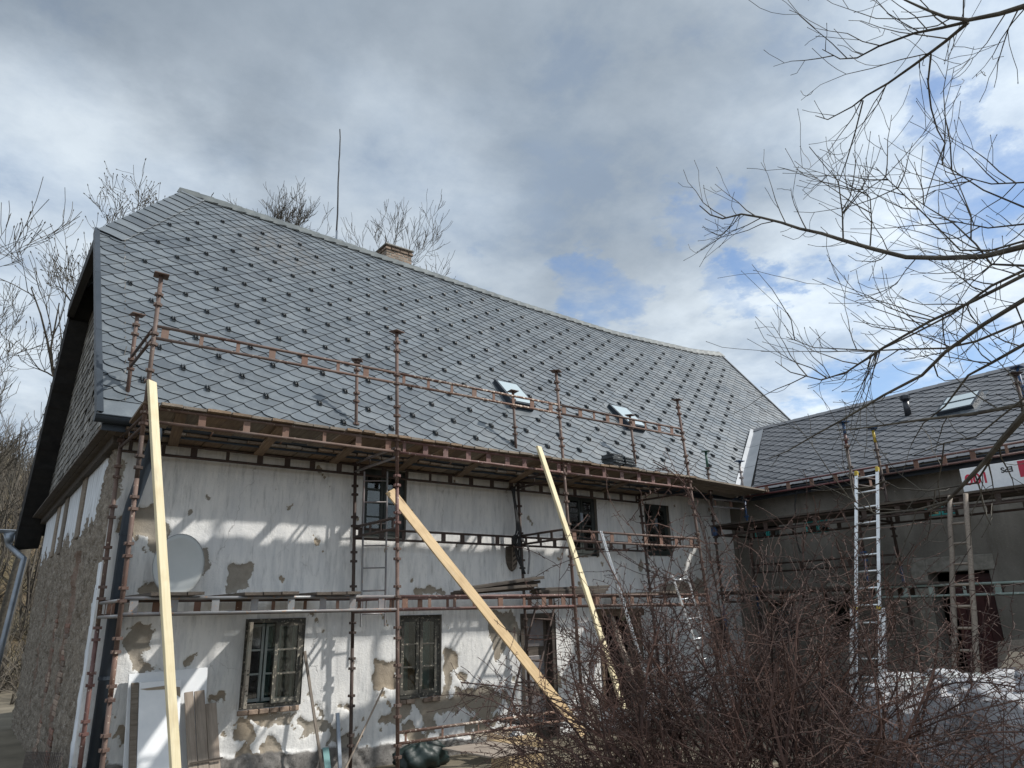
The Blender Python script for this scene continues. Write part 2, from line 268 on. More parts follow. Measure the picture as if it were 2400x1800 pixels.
def m_gable(t, b):
    p = geo_pos(t); n = t.noise(p, 8, 6, 0.7); big = t.noise(p, 1.1, 4, 0.6); fine = t.noise(p, 30, 4, 0.7); st = t.noise(t.mapv(p, (5, 5, 1.0)), 2.0, 5, 0.6)
    rc = t.mix(t.rng(n, 0.32, 0.68), (0.105, 0.084, 0.064, 1), (0.31, 0.27, 0.222, 1)); rc = t.mix(t.rng(fine, 0.55, 0.7, 0, 0.7), rc, (0.40, 0.385, 0.36, 1)); rc = t.mix(t.rng(fine, 0.3, 0.42, 0.8, 0), rc, (0.045, 0.04, 0.034, 1))
    rc = t.mix(t.rng(big, 0.55, 0.7, 0, 0.5), rc, (0.20, 0.155, 0.12, 1))
    wc = t.mix(t.rng(st, 0.4, 0.68), (0.66, 0.69, 0.73, 1), (0.44, 0.46, 0.48, 1)); wc = t.mix(t.rng(n, 0.66, 0.72, 0, 0.8), wc, (0.10, 0.09, 0.08, 1))
    wm = t.rng(t.math('ADD', attr(t, 'white'), t.math('MULTIPLY', t.math('SUBTRACT', n, 0.5), 0.10)), 0.0, 0.01)
    bm = t.rng(t.math('ADD', attr(t, 'brick'), t.math('MULTIPLY', t.math('SUBTRACT', n, 0.5), 0.15)), 0.0, 0.02)
    rc = t.mix(t.math('MULTIPLY', bm, 0.55), rc, t.mix(fine, (0.15, 0.085, 0.065, 1), (0.24, 0.155, 0.12, 1)))
    t.put(b.inputs['Base Color'], t.mix(wm, rc, wc)); h = t.math('ADD', t.math('MULTIPLY', n, 1.0), t.math('MULTIPLY', fine, 0.6))
    t.put(b.inputs['Normal'], t.bump(t.math('MULTIPLY', h, t.math('SUBTRACT', 1.15, wm)), 0.8, 0.035))
mat('gable', m_gable, 0.9, 0, 0.2)
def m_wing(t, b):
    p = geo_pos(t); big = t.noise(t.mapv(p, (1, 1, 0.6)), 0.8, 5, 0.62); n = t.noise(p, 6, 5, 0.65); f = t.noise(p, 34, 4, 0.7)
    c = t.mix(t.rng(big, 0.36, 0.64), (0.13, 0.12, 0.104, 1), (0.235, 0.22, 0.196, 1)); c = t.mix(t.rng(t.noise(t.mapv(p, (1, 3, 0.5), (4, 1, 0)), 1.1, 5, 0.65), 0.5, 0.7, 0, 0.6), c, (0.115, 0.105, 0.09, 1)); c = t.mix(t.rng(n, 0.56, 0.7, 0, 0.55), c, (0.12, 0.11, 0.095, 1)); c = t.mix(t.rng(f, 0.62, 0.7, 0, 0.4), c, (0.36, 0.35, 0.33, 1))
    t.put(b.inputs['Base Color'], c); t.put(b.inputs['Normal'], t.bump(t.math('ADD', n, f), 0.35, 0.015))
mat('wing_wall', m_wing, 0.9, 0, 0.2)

# ------------------------------------------------------------------ mesh helpers
C = scene.collection
_mesh_cache = {}
class MB:
    def __init__(s): s.v = []; s.f = []
    def add(s, vs, fs):
        o = len(s.v); s.v.extend([tuple(v) for v in vs]); s.f.extend([tuple(i + o for i in f) for f in fs]); return s
    def box(s, a, b):
        (x0, y0, z0), (x1, y1, z1) = a, b
        return s.add([(x0, y0, z0), (x1, y0, z0), (x1, y1, z0), (x0, y1, z0), (x0, y0, z1), (x1, y0, z1), (x1, y1, z1), (x0, y1, z1)],
                     [(0, 3, 2, 1), (4, 5, 6, 7), (0, 1, 5, 4), (1, 2, 6, 5), (2, 3, 7, 6), (3, 0, 4, 7)])
    def bar(s, p, q, w, h, up=(0, 0, 1)):   # w across, h along up
        p = Vector(p); q = Vector(q); d = (q - p).normalized(); u = Vector(up); sd = d.cross(u)
        if sd.length < 1e-4: sd = d.cross(Vector((0, 1, 0)))
        sd.normalize(); u = sd.cross(d); a = sd * w / 2; b = u * h / 2
        vs = [e + x for e in (p, q) for x in (-a - b, a - b, a + b, -a + b)]
        return s.add(vs, [(0, 1, 2, 3), (7, 6, 5, 4), (0, 4, 5, 1), (1, 5, 6, 2), (2, 6, 7, 3), (3, 7, 4, 0)])
    def tube(s, pts, rad, n=8, cap=True):
        pts = [Vector(p) for p in pts]; rad = rad if hasattr(rad, '__len__') else [rad] * len(pts)
        o = len(s.v); ref = None
        for i, p in enumerate(pts):
            d = (pts[min(i + 1, len(pts) - 1)] - pts[max(i - 1, 0)])
            if d.length < 1e-9: d = Vector((0, 0, 1))
            d.normalize()
            if ref is None:
                ref = d.cross(Vector((0, 0, 1)))
                if ref.length < 0.05: ref = d.cross(Vector((1, 0, 0)))
            ref = (ref - d * ref.dot(d))
            if ref.length < 1e-6: ref = d.orthogonal()
            ref.normalize(); b = d.cross(ref)
            for k in range(n):
                a = 2 * math.pi * k / n; s.v.append(tuple(p + (ref * math.cos(a) + b * math.sin(a)) * rad[i]))
        for i in range(len(pts) - 1):
            for k in range(n):
                k2 = (k + 1) % n; s.f.append((o + i * n + k, o + i * n + k2, o + (i + 1) * n + k2, o + (i + 1) * n + k))
        if cap and n > 2:
            s.f.append(tuple(o + k for k in reversed(range(n)))); e = o + (len(pts) - 1) * n; s.f.append(tuple(e + k for k in range(n)))
        return s
    def prism(s, poly, off):                # poly: 3d points, extruded by off
        poly = [Vector(p) for p in poly]; off = Vector(off); n = len(poly)
        return s.add(poly + [p + off for p in poly], [tuple(reversed(range(n))), tuple(range(n, 2 * n))] + [(i, (i + 1) % n, n + (i + 1) % n, n + i) for i in range(n)])
    def mesh(s, name):
        m = bpy.data.meshes.new(name); m.from_pydata(s.v, [], s.f); m.update(); return m
    def build(s, name, material, parent=None, smooth=False, bevel=0.0, loc=None):
        return link(name, s.mesh(name), material, parent, smooth, bevel, loc)
WM = {}
def place(o, parent=None, m=None):          # m: world matrix; children keep world coordinates whatever their parent's
    m = m or Matrix.Identity(4); o.matrix_basis = m; WM[o.name] = m.copy()
    if parent is not None:
        o.parent = parent; o.matrix_parent_inverse = WM[parent.name].inverted()
    return o
def link(name, mesh, material=None, parent=None, smooth=False, bevel=0.0, loc=None, m=None):
    o = bpy.data.objects.new(name, mesh); C.objects.link(o)
    if material is not None and not mesh.materials: mesh.materials.append(MATS[material])
    if smooth and mesh.polygons: mesh.polygons.foreach_set('use_smooth', [True] * len(mesh.polygons))
    if bevel:
        b = o.modifiers.new('bevel', 'BEVEL'); b.width = bevel; b.segments = 1; b.limit_method = 'ANGLE'
    if loc is not None: m = Matrix.Translation(Vector(loc))
    return place(o, parent, m)
def tag(o, label=None, cat=None, group=None, kind=None):
    if label: o['label'] = label
    if cat: o['category'] = cat
    if group: o['group'] = group
    if kind: o['kind'] = kind
    return o
def empty(name, label, cat, loc=(0, 0, 0), group=None):
    o = bpy.data.objects.new(name, None); C.objects.link(o); o.empty_display_size = 0.2
    place(o, None, Matrix.Translation(Vector(loc))); return tag(o, label, cat, group)
def frame_of(p, q, up=(0, 0, 1)):           # X runs from p to q
    p = Vector(p); q = Vector(q); d = (q - p).normalized(); u = Vector(up); sd = u.cross(d)
    if sd.length < 1e-4: sd = Vector((0, 1, 0)).cross(d)
    sd.normalize(); u = d.cross(sd); m = Matrix.Identity(4)
    for i in range(3): m[i][0], m[i][1], m[i][2], m[i][3] = d[i], sd[i], u[i], p[i]
    return m
def member(name, p, q, w, h, material, parent=None, up=(0, 0, 1), bevel=0.0, mesh=None):
    L = (Vector(q) - Vector(p)).length; key = (round(L, 3), round(w, 4), round(h, 4), material, 'box')
    if mesh is None:
        mesh = _mesh_cache.get(key)
        if mesh is None:
            mesh = MB().box((0, -w / 2, -h / 2), (L, w / 2, h / 2)).mesh(name); _mesh_cache[key] = mesh
    return link(name, mesh, material, parent, bevel=bevel, m=frame_of(p, q, up))
def pipe(name, p, q, r, material, parent=None, n=10):
    L = (Vector(q) - Vector(p)).length; key = (round(L, 3), round(r, 4), material, n, 'pipe'); mesh = _mesh_cache.get(key)
    if mesh is None:
        mesh = MB().tube([(0, 0, 0), (L, 0, 0)], r, n).mesh(name); _mesh_cache[key] = mesh
        mesh.polygons.foreach_set('use_smooth', [len(pl.vertices) == 4 for pl in mesh.polygons])
    return link(name, mesh, material, parent, m=frame_of(p, q))

# ================================================================== ground and hillside
YF = 10.5          # front wall plane
XW = 14.42         # wing wall plane
XG = 1.41          # gable wall plane
ZG = -0.45         # ground at the house
def fbm(x, y, s=1.0):
    return (np.sin(x * 1.7 * s + 1.3) * np.cos(y * 1.3 * s + 0.7) + 0.5 * np.sin(x * 3.9 * s + y * 2.7 * s) + 0.27 * np.sin(x * 8.3 * s - y * 6.1 * s + 2.0)) / 1.77
def grid_mesh(xs, ys, zf):
    nx, ny = len(xs), len(ys); X, Y = np.meshgrid(xs, ys); Z = zf(X, Y)
    v = np.stack([X, Y, Z], -1).reshape(-1, 3); i = np.arange(nx * ny).reshape(ny, nx)
    f = np.stack([i[:-1, :-1], i[:-1, 1:], i[1:, 1:], i[1:, :-1]], -1).reshape(-1, 4)
    m = bpy.data.meshes.new('grid'); m.from_pydata(v.tolist(), [], f.tolist()); return m
def ground_z(x, y):
    return ZG + 0.05 * fbm(x, y, 0.9) + 0.42 * np.clip((5.0 - y) / 4.0, 0, 1)
xs = np.concatenate([np.linspace(-1500, -60, 25), np.linspace(-50, 50, 161), np.linspace(60, 1500, 25)])
tag(link('ground', grid_mesh(xs, xs, ground_z), 'ground', smooth=True), kind='structure')
# the hill climbs behind the house on the left
def hill_z(x, y):
    return -3.0 + 17.0 / (1 + np.exp(-(y - 40 + 0.25 * x) / 5.0)) * np.clip((24 - x) / 26.0, 0, 1) + 0.7 * fbm(x, y, 0.25)
tag(link('hill', grid_mesh(np.linspace(-90, 26, 90), np.linspace(22, 130, 90), hill_z), 'hill', smooth=True), kind='structure')

# ================================================================== the old house
house = empty('old_house', 'long whitewashed farmhouse with flaking plaster and a new grey slate half-hipped roof', 'house', (XG, YF, ZG))

# ---- front wall: openings are real holes, missing plaster is set back
def wr(px0, py0, px1, py1):         # an opening from two pixels on the front wall plane
    a = P(px0, py0, 'y', YF); b = P(px1, py1, 'y', YF); return [min(a.x, b.x), max(a.x, b.x), min(a.z, b.z), max(a.z, b.z)]
OPEN = {'w1': [3.27, 4.12, 0.49, 1.64], 'w2': [5.66, 6.42, 0.42, 1.64], 'u1': [4.94, 5.72, 2.83, 3.93], 'u2': [9.28, 10.05, 2.66, 3.83], 'u3': [11.45, 12.22, 2.72, 3.80],
        'd1': [8.05, 8.85, -0.45, 1.62], 'd2': [9.95, 11.10, -0.10, 1.55], 'u5': [13.35, 13.85, 0.75, 1.45]}
def px(l): return [(P(x, y, 'y', YF).x, P(x, y, 'y', YF).z) for x, y in l]
def crop(ox, oy, k, l): return px([(ox + x * k, oy + y * k) for x, y in l])
K = 600 / 2212
c2 = lambda l: crop(0, 900, K, l); c3 = lambda l: crop(0, 1350, K, l); c4 = lambda l: crop(500, 1350, K, l)
c5 = lambda l: crop(700, 950, K, l); c6 = lambda l: crop(1000, 1350, K, l); c8 = lambda l: crop(1250, 1050, K, l)
BARE = [c2([(1180, 1065), (1330, 1065), (1370, 1130), (1420, 1200), (1460, 1290), (1430, 1400), (1400, 1490), (1340, 1500), (1280, 1420), (1250, 1330), (1160, 1310), (1020, 1270), (1020, 1160), (1100, 1130)]),
        c2([(960, 640), (1060, 660), (1075, 740), (1035, 860), (1060, 960), (1010, 1040), (900, 1090), (900, 800)]),
        c3([(1240, 50), (1330, 40), (1380, 120), (1330, 170), (1180, 180), (1170, 140)]),
        c2([(1720, 1430), (1790, 1420), (1810, 1500), (1820, 1600), (1760, 1640), (1735, 1560)]),
        px([(534, 1328), (565, 1322), (598, 1322), (592, 1350), (579, 1372), (554, 1396), (533, 1391), (530, 1372)]),
        c3([(1200, 420), (1320, 400), (1360, 480), (1290, 600), (1230, 700), (1260, 750), (1360, 800), (1230, 830), (1110, 840), (1120, 700), (1070, 600), (1120, 480)]),
        c3([(1600, 670), (1680, 680), (1690, 740), (1640, 790), (1580, 760)]), c3([(1790, 1010), (1930, 1020), (1910, 1100), (1800, 1090)]),
        c3([(1400, 1180), (1560, 1130), (1560, 1300), (1420, 1240)]), c3([(1500, 950), (1560, 960), (1570, 1130), (1510, 1090)]),
        c4([(230, 1230), (340, 1290), (370, 1370), (330, 1450), (240, 1450), (160, 1400), (150, 1330), (200, 1280)]),
        c4([(250, 1170), (500, 1160), (700, 1200), (560, 1215), (650, 1260), (540, 1310), (600, 1400), (500, 1320), (400, 1285), (280, 1215)]),
        c4([(730, 1250), (900, 1230), (980, 1250), (960, 1340), (900, 1370), (800, 1340)]), c4([(1080, 1120), (1160, 1100), (1220, 1120), (1210, 1190), (1150, 1170)]),
        c4([(1390, 740), (1480, 740), (1580, 730), (1580, 970), (1450, 980), (1380, 1000), (1365, 880)]),
        c4([(1420, 1270), (1440, 1200), (1560, 1180), (1560, 1060), (1700, 1060), (1730, 1150), (1640, 1250), (1560, 1280)]),
        c4([(1700, 1050), (1990, 1035), (2040, 1080), (2110, 980), (2190, 1010), (2190, 1150), (2050, 1170), (1930, 1190), (1870, 1300), (1920, 1360), (1830, 1290), (1790, 1180)]),
        c6([(150, 650), (185, 630), (300, 660), (270, 760), (230, 820), (205, 900), (200, 1060), (150, 1000), (140, 800)]), c6([(260, 860), (300, 840), (360, 850), (330, 890), (270, 890)]),
        c6([(250, 960), (400, 985), (520, 930), (620, 1000), (640, 1100), (560, 1190), (480, 1260), (440, 1200), (360, 1150), (250, 1060)]),
        c6([(560, 300), (720, 310), (800, 450), (830, 560), (820, 640), (750, 600), (690, 560), (640, 700), (600, 740), (560, 590), (530, 540), (545, 420)]),
        c6([(880, 500), (940, 490), (930, 580), (890, 580)]), c6([(1110, 800), (1150, 780), (1160, 960), (1110, 960)]), c5([(1010, 1590), (1130, 1555), (1230, 1590), (1260, 1630), (1010, 1640)]),
        c8([(395, 890), (490, 890), (490, 950), (400, 930)]), c8([(930, 950), (958, 1000), (940, 1090), (908, 1030)]), c8([(1330, 1150), (1500, 1130), (1490, 1270), (1100, 1270), (1080, 1180)])]
def poly_sdf(X, Z, poly):           # > 0 inside
    pts = np.array(poly); d = np.full(X.shape, 9.0); inside = np.zeros(X.shape, bool); n = len(pts)
    for i in range(n):
        ax, az = pts[i]; bx, bz = pts[(i + 1) % n]; ex, ez = bx - ax, bz - az
        t = np.clip(((X - ax) * ex + (Z - az) * ez) / (ex * ex + ez * ez + 1e-9), 0, 1)
        d = np.minimum(d, np.hypot(X - ax - t * ex, Z - az - t * ez))
        c = ((az > Z) != (bz > Z)) & (X < (bx - ax) * (Z - az) / (bz - az + 1e-12) + ax); inside ^= c
    return np.where(inside, d, -d)
def axis(a, b, step, extra):
    g = list(np.arange(a, b, step)) + [b]
    for e in extra: g = [v for v in g if abs(v - e) > step * 0.45] + [e]
    return np.array(sorted(g))
gx = axis(XG, XW + 0.1, 0.03, [v for o in OPEN.values() for v in o[:2]] + [XG, XW + 0.1]); gz = axis(ZG - 0.2, 4.05, 0.03, [v for o in OPEN.values() for v in o[2:]] + [4.05])
GX, GZ = np.meshgrid(gx, gz)
bare = np.full(GX.shape, -0.5)
wob = 0.05 * fbm(GX, GZ, 6.0) + 0.03 * fbm(GX + 5, GZ, 15.0)
for pl in BARE: bare = np.maximum(bare, poly_sdf(GX, GZ, pl) + wob * 0.9)
zone = np.clip((0.55 - GZ) / 0.6, 0, 1)
flake = (0.5 + 0.5 * fbm(GX * 1.0, GZ * 1.4, 3.1)) * 0.6 + 0.4 * (0.5 + 0.5 * fbm(GX + 3, GZ - 2, 9.0)) - 0.80 + 0.26 * zone
bare = np.maximum(bare, np.clip(flake * 0.5, -0.5, 0.15))
plz = -0.05 - 0.055 * (GX - 3.4); plinth = plz - GZ + 0.03 * fbm(GX, GZ, 4)
grit = np.clip(0.5 + 1.2 * fbm(GX, GZ, 0.8), 0, 1)
off = np.where(bare > 0, np.minimum(bare, 0.02) / 0.02 * 0.026, 0) + 0.006 * fbm(GX, GZ, 2.2) + np.where(plinth > 0, -0.03, 0)
# smooth bulges of the old wall die out at the openings so that frames still meet it
V = np.stack([GX, np.full(GX.shape, YF) + off, GZ], -1).reshape(-1, 3)
idx = np.arange(GX.size).reshape(GX.shape); cxm = (gx[:-1] + gx[1:]) / 2; czm = (gz[:-1] + gz[1:]) / 2; CX, CZ = np.meshgrid(cxm, czm)
keep = np.ones(CX.shape, bool)
for o in OPEN.values(): keep &= ~((CX > o[0]) & (CX < o[1]) & (CZ > o[2]) & (CZ < o[3]))
F = np.stack([idx[:-1, :-1], idx[:-1, 1:], idx[1:, 1:], idx[1:, :-1]], -1)[keep]
me = bpy.data.meshes.new('front_wall'); me.from_pydata(V.tolist(), [], F.tolist())
for nm, ar in (('bare', bare), ('plinth', plinth), ('grit', grit)):
    a = me.attributes.new(nm, 'FLOAT', 'POINT'); a.data.foreach_set('value', ar.reshape(-1).astype(np.float32))
front = link('front_wall', me, 'facade', house, smooth=True)
for k, (x0, x1, z0, z1) in OPEN.items():
    y0, y1 = YF + 0.012, YF + 0.42; mb = MB(); room = MB()
    for a, b in (((x0, z0), (x1, z0)), ((x1, z0), (x1, z1)), ((x1, z1), (x0, z1)), ((x0, z1), (x0, z0))):
        mb.add([(a[0], y0 - 0.03, a[1]), (b[0], y0 - 0.03, b[1]), (b[0], y1, b[1]), (a[0], y1, a[1])], [(0, 1, 2, 3)])
    m = 0.45
    room.add([(x0 - m, y1, z0 - m), (x1 + m, y1, z0 - m), (x1 + m, y1 + 2.2, z0 - m), (x0 - m, y1 + 2.2, z0 - m), (x0 - m, y1, z1 + m), (x1 + m, y1, z1 + m), (x1 + m, y1 + 2.2, z1 + m), (x0 - m, y1 + 2.2, z1 + m)],
             [(0, 1, 2, 3), (4, 7, 6, 5), (1, 5, 6, 2), (2, 6, 7, 3), (3, 7, 4, 0)])
    room.add([(x0 - m, y1, z0 - m), (x1 + m, y1, z0 - m), (x1 + m, y1, z0), (x0 - m, y1, z0), (x0 - m, y1, z1), (x1 + m, y1, z1), (x1 + m, y1, z1 + m), (x0 - m, y1, z1 + m), (x0, y1, z0), (x0, y1, z1), (x1, y1, z0), (x1, y1, z1)],
             [(0, 1, 2, 3), (4, 5, 6, 7), (3, 8, 9, 4), (10, 2, 5, 11)])
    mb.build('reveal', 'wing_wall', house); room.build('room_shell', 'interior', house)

# ---- windows
def sash(parent, name, x0, x1, z0, z1, y, rows, cols, fm, th=0.045, hinge=None, ang=0, depth=0.04, pane='glass', bar_m=None):
    """one glazed leaf; the glass panes and glazing bars are its own pieces"""
    piv = Vector((hinge if hinge is not None else x0, y, 0)); rot = Matrix.Translation(piv) @ Matrix.Rotation(ang, 4, 'Z') @ Matrix.Translation(-piv)
    b = MB()
    for a in (((x0, z0), (x1, z0 + th * 1.2)), ((x0, z1 - th), (x1, z1)), ((x0, z0 + th * 1.2), (x0 + th, z1 - th)), ((x1 - th, z0 + th * 1.2), (x1, z1 - th))):
        b.box((a[0][0], y, a[0][1]), (a[1][0], y + depth, a[1][1]))
    fo = link(name, b.mesh(name), fm, parent, m=rot)
    iw, ih = (x1 - x0 - 2 * th) / cols, (z1 - z0 - 2.2 * th) / rows
    for r in range(rows):
        for c in range(cols):
            xa = x0 + th + c * iw; za = z0 + 1.2 * th + r * ih
            link('pane', MB().box((xa - 0.003, y + 0.016, za - 0.003), (xa + iw + 0.003, y + 0.02, za + ih + 0.003)).mesh('pane'), pane, fo, m=rot)
            if c: link('glazing_bar', MB().box((xa - 0.012, y + 0.004, za), (xa + 0.012, y + 0.034, za + ih)).mesh('glazing_bar'), bar_m or fm, fo, m=rot)
        if r: link('glazing_bar', MB().box((x0 + th, y + 0.006, z0 + 1.2 * th + r * ih - 0.012), (x1 - th, y + 0.036, z0 + 1.2 * th + r * ih + 0.012)).mesh('glazing_bar'), bar_m or fm, fo, m=rot)
    return fo
def win_frame(parent, o, y, fm, t=0.06, sill=True):
    x0, x1, z0, z1 = o; b = MB()
    b.box((x0, y, z1 - t), (x1, y + 0.09, z1)).box((x0, y, z0), (x0 + t, y + 0.09, z1 - t)).box((x1 - t, y, z0), (x1, y + 0.09, z1 - t)).box((x0 + t, y, z0), (x1 - t, y + 0.09, z0 + t))
    return b.build('window_frame', fm, parent, bevel=0.006)
def curtain(parent, x0, x1, z0, z1, y):
    n = 14; b = MB(); vs = []
    for i in range(n + 1):
        x = x0 + (x1 - x0) * i / n; yy = y + 0.03 * math.sin(i * 2.1)
        vs += [(x, yy, z0), (x, yy, z1)]
    b.add(vs, [(2 * i, 2 * i + 2, 2 * i + 3, 2 * i + 1) for i in range(n)])
    return b.build('curtain', 'teal_cloth', parent, smooth=True)
W = OPEN['w1']; f1 = win_frame(house, W, YF - 0.005, 'window_paint', 0.055); xm = (W[0] + W[1]) / 2 - 0.02
tag(f1, 'flaking black window frame with one leaf swung open')
sash(house, 'casement', W[0] + 0.03, xm, W[2] + 0.05, W[3] - 0.04, YF - 0.03, 3, 1, 'window_pale', 0.05, W[0] + 0.03, R(-104))
sash(house, 'casement', xm, W[1] - 0.05, W[2] + 0.05, W[3] - 0.05, YF - 0.02, 3, 1, 'window_paint', 0.05, W[1] - 0.05, R(7))
sash(house, 'inner_casement', W[0] + 0.06, W[0] + 0.34, W[2] + 0.06, W[3] - 0.07, YF + 0.2, 3, 1, 'inner_frame', 0.035); sash(house, 'inner_casement', W[0] + 0.36, W[1] - 0.06, W[2] + 0.06, W[3] - 0.07, YF + 0.2, 3, 2, 'inner_frame', 0.035)
curtain(house, W[0] + 0.33, W[0] + 0.48, W[2], W[3], YF + 0.3); curtain(house, W[1] - 0.16, W[1], W[2], W[3], YF + 0.3)
W = OPEN['w2']; win_frame(house, W, YF + 0.04, 'window_paint', 0.055); xm = (W[0] + W[1]) / 2 + 0.0
sash(house, 'casement', W[0] + 0.05, xm - 0.008, W[2] + 0.05, W[3] - 0.05, YF + 0.03, 3, 1, 'window_paint', 0.05); sash(house, 'casement', xm + 0.008, W[1] - 0.05, W[2] + 0.05, W[3] - 0.05, YF + 0.03, 3, 1, 'window_paint', 0.05)
curtain(house, W[0] + 0.12, W[0] + 0.27, W[2], W[3], YF + 0.22); curtain(house, W[0] + 0.5, W[0] + 0.66, W[2], W[3], YF + 0.22)
for k, rows in (('u1', 4), ('u2', 4), ('u3', 3), ('u5', 2)):
    W = OPEN[k]; win_frame(house, W, YF + 0.05, 'window_green', 0.055); xm = (W[0] + W[1]) / 2
    sash(house, 'casement', W[0] + 0.05, xm - 0.006, W[2] + 0.05, W[3] - 0.05, YF + 0.04, rows, 1, 'window_green', 0.05); sash(house, 'casement', xm + 0.006, W[1] - 0.05, W[2] + 0.05, W[3] - 0.05, YF + 0.04, rows, 1, 'window_green', 0.05)
    if k in ('u2', 'u3'): MB().box((xm - 0.035, YF + 0.02, (W[2] + W[3]) / 2 + 0.08), (xm + 0.035, YF + 0.038, (W[2] + W[3]) / 2 + 0.25)).build('window_catch', 'zinc', house)
# crumbled brick sills under the windows
for k in ('w1', 'w2'):
    W = OPEN[k]; n = 6 if k == 'w1' else 5
    for i in range(n):
        a = W[0] - 0.02 + (W[1] - W[0]) * i / n
        if k == 'w2' and i == 2: continue
        MB().box((a + 0.005, YF - 0.03 - 0.02 * random.random(), W[2] - 0.075), (a + (W[1] - W[0]) / n - 0.006, YF + 0.1, W[2] - 0.012)).build('sill_brick', 'brick_old', front, bevel=0.008)
# doors on the ground floor
W = OPEN['d1']; dl = MB().box((W[0] + 0.08, YF + 0.16, W[2]), (W[1] - 0.08, YF + 0.2, W[3] - 0.08)).build('door', 'wood_dark', house)
for i in range(3): MB().box((W[0] + 0.16, YF + 0.15, W[2] + 0.2 + i * 0.65), (W[1] - 0.16, YF + 0.165, W[2] + 0.7 + i * 0.65)).build('door_panel', 'tube_grey', dl, bevel=0.008)
b = MB().box((W[0], YF + 0.0, W[2]), (W[0] + 0.08, YF + 0.18, W[3])).box((W[1] - 0.08, YF + 0.0, W[2]), (W[1], YF + 0.18, W[3])).box((W[0] + 0.08, YF, W[3] - 0.08), (W[1] - 0.08, YF + 0.18, W[3])); b.build('door_frame', 'wood_dark', house)
W = OPEN['d2']; b = MB().box((W[0] - 0.1, YF - 0.03, W[3] - 0.02), (W[1] + 0.1, YF + 0.12, W[3] + 0.12)); b.build('lintel', 'wood_deck', house, bevel=0.01)
b = MB().box((W[0], YF, W[2]), (W[0] + 0.09, YF + 0.12, W[3] - 0.02)).box((W[1] - 0.09, YF, W[2]), (W[1], YF + 0.12, W[3] - 0.02)); b.build('door_frame', 'wood_deck', house)

# ---- gable wall and back wall
YB = 19.6
gy = np.arange(YF, YB + 0.01, 0.045); gz2 = np.arange(ZG - 0.2, 4.42, 0.045); GY, GZ2 = np.meshgrid(gy, gz2)
prof = 3.05 + 0.22 * fbm(GY, GZ2 * 0, 3.0) + 0.12 * fbm(GY + 2, GZ2 * 0, 9.0) + np.clip((11.9 - GY) / 1.2, 0, 1) * 1.2
white = np.clip(GZ2 - prof, -0.4, 0.4)
for cy, hw in ((11.0, 0.35),): white = np.where(np.abs(GY - cy) < hw, np.minimum(white, 3.9 - GZ2 * 0 - 4.0), white)
white = np.maximum(white, np.where(GZ2 < 2.4, np.clip(0.16 - (GY - YF) + 0.08 * fbm(GZ2, GY, 3), -0.4, 0.3), -0.4))
br = np.full(GY.shape, -0.5)
for cy, hw, z0, z1 in ((12.9, 0.34, -0.4, 2.7), (14.4, 0.24, -0.4, 2.0), (16.6, 0.25, 0.2, 2.2)):
    br = np.maximum(br, np.minimum(hw - np.abs(GY - cy), np.minimum(GZ2 - z0, z1 - GZ2)))
rough = 0.035 * fbm(GY * 1.0, GZ2 * 1.0, 5.0) + 0.028 * fbm(GY + 9, GZ2 - 4, 13.0) + RNG.normal(0, 0.008, GY.shape)
offx = np.where(white > 0, -0.02 + 0.004 * fbm(GY, GZ2, 2), rough) + np.where(br > 0.05, 0.05, 0)
offx[:, 0] = 0
V = np.stack([XG + offx, GY, GZ2], -1).reshape(-1, 3); idx = np.arange(GY.size).reshape(GY.shape)
F = np.stack([idx[:-1, :-1], idx[1:, :-1], idx[1:, 1:], idx[:-1, 1:]], -1).reshape(-1, 4)
me = bpy.data.meshes.new('gable_wall'); me.from_pydata(V.tolist(), [], F.tolist())
for nm, ar in (('white', white), ('brick', br)):
    a = me.attributes.new(nm, 'FLOAT', 'POINT'); a.data.foreach_set('value', ar.reshape(-1).astype(np.float32))
gable = link('gable_wall', me, 'gable', house, smooth=True)
for cy, z0, z1, hw in ((12.9, -0.3, 1.6, 0.24), (14.4, -0.3, 0.9, 0.15), (14.55, 1.2, 1.75, 0.15)):      # bare bricks showing in the old chases
    z = z0
    while z < z1:
        w_ = hw * random.uniform(0.75, 1.1); MB().box((XG - 0.015 + 0.02 * random.random(), cy - w_, z), (XG + 0.07, cy + w_ * random.uniform(0.7, 1.0), z + 0.062)).build('brick', random.choice(('brick', 'brick_old', 'brick_old')), gable, bevel=0.008); z += 0.075
for cy in (13.3, 15.6, 16.9):                                       # grey timber studs in the upper gable wall
    MB().box((XG - 0.05, cy - 0.22, 2.75 + random.random() * 0.2), (XG + 0.03, cy + 0.22, 4.42)).build('stud', 'wood_old', house, bevel=0.012)
MB().box((XG, YB, ZG - 0.2), (20.9, YB + 0.02, 4.1)).build('back_wall', 'wing_wall', house)
MB().box((20.7, YF, 3.0), (20.72, YB, 4.1)).add([(20.71, YF, 4.1), (20.71, YB, 4.1), (20.71, 15.05, 10.3)], [(0, 1, 2)]).build('end_wall', 'wing_wall', house)

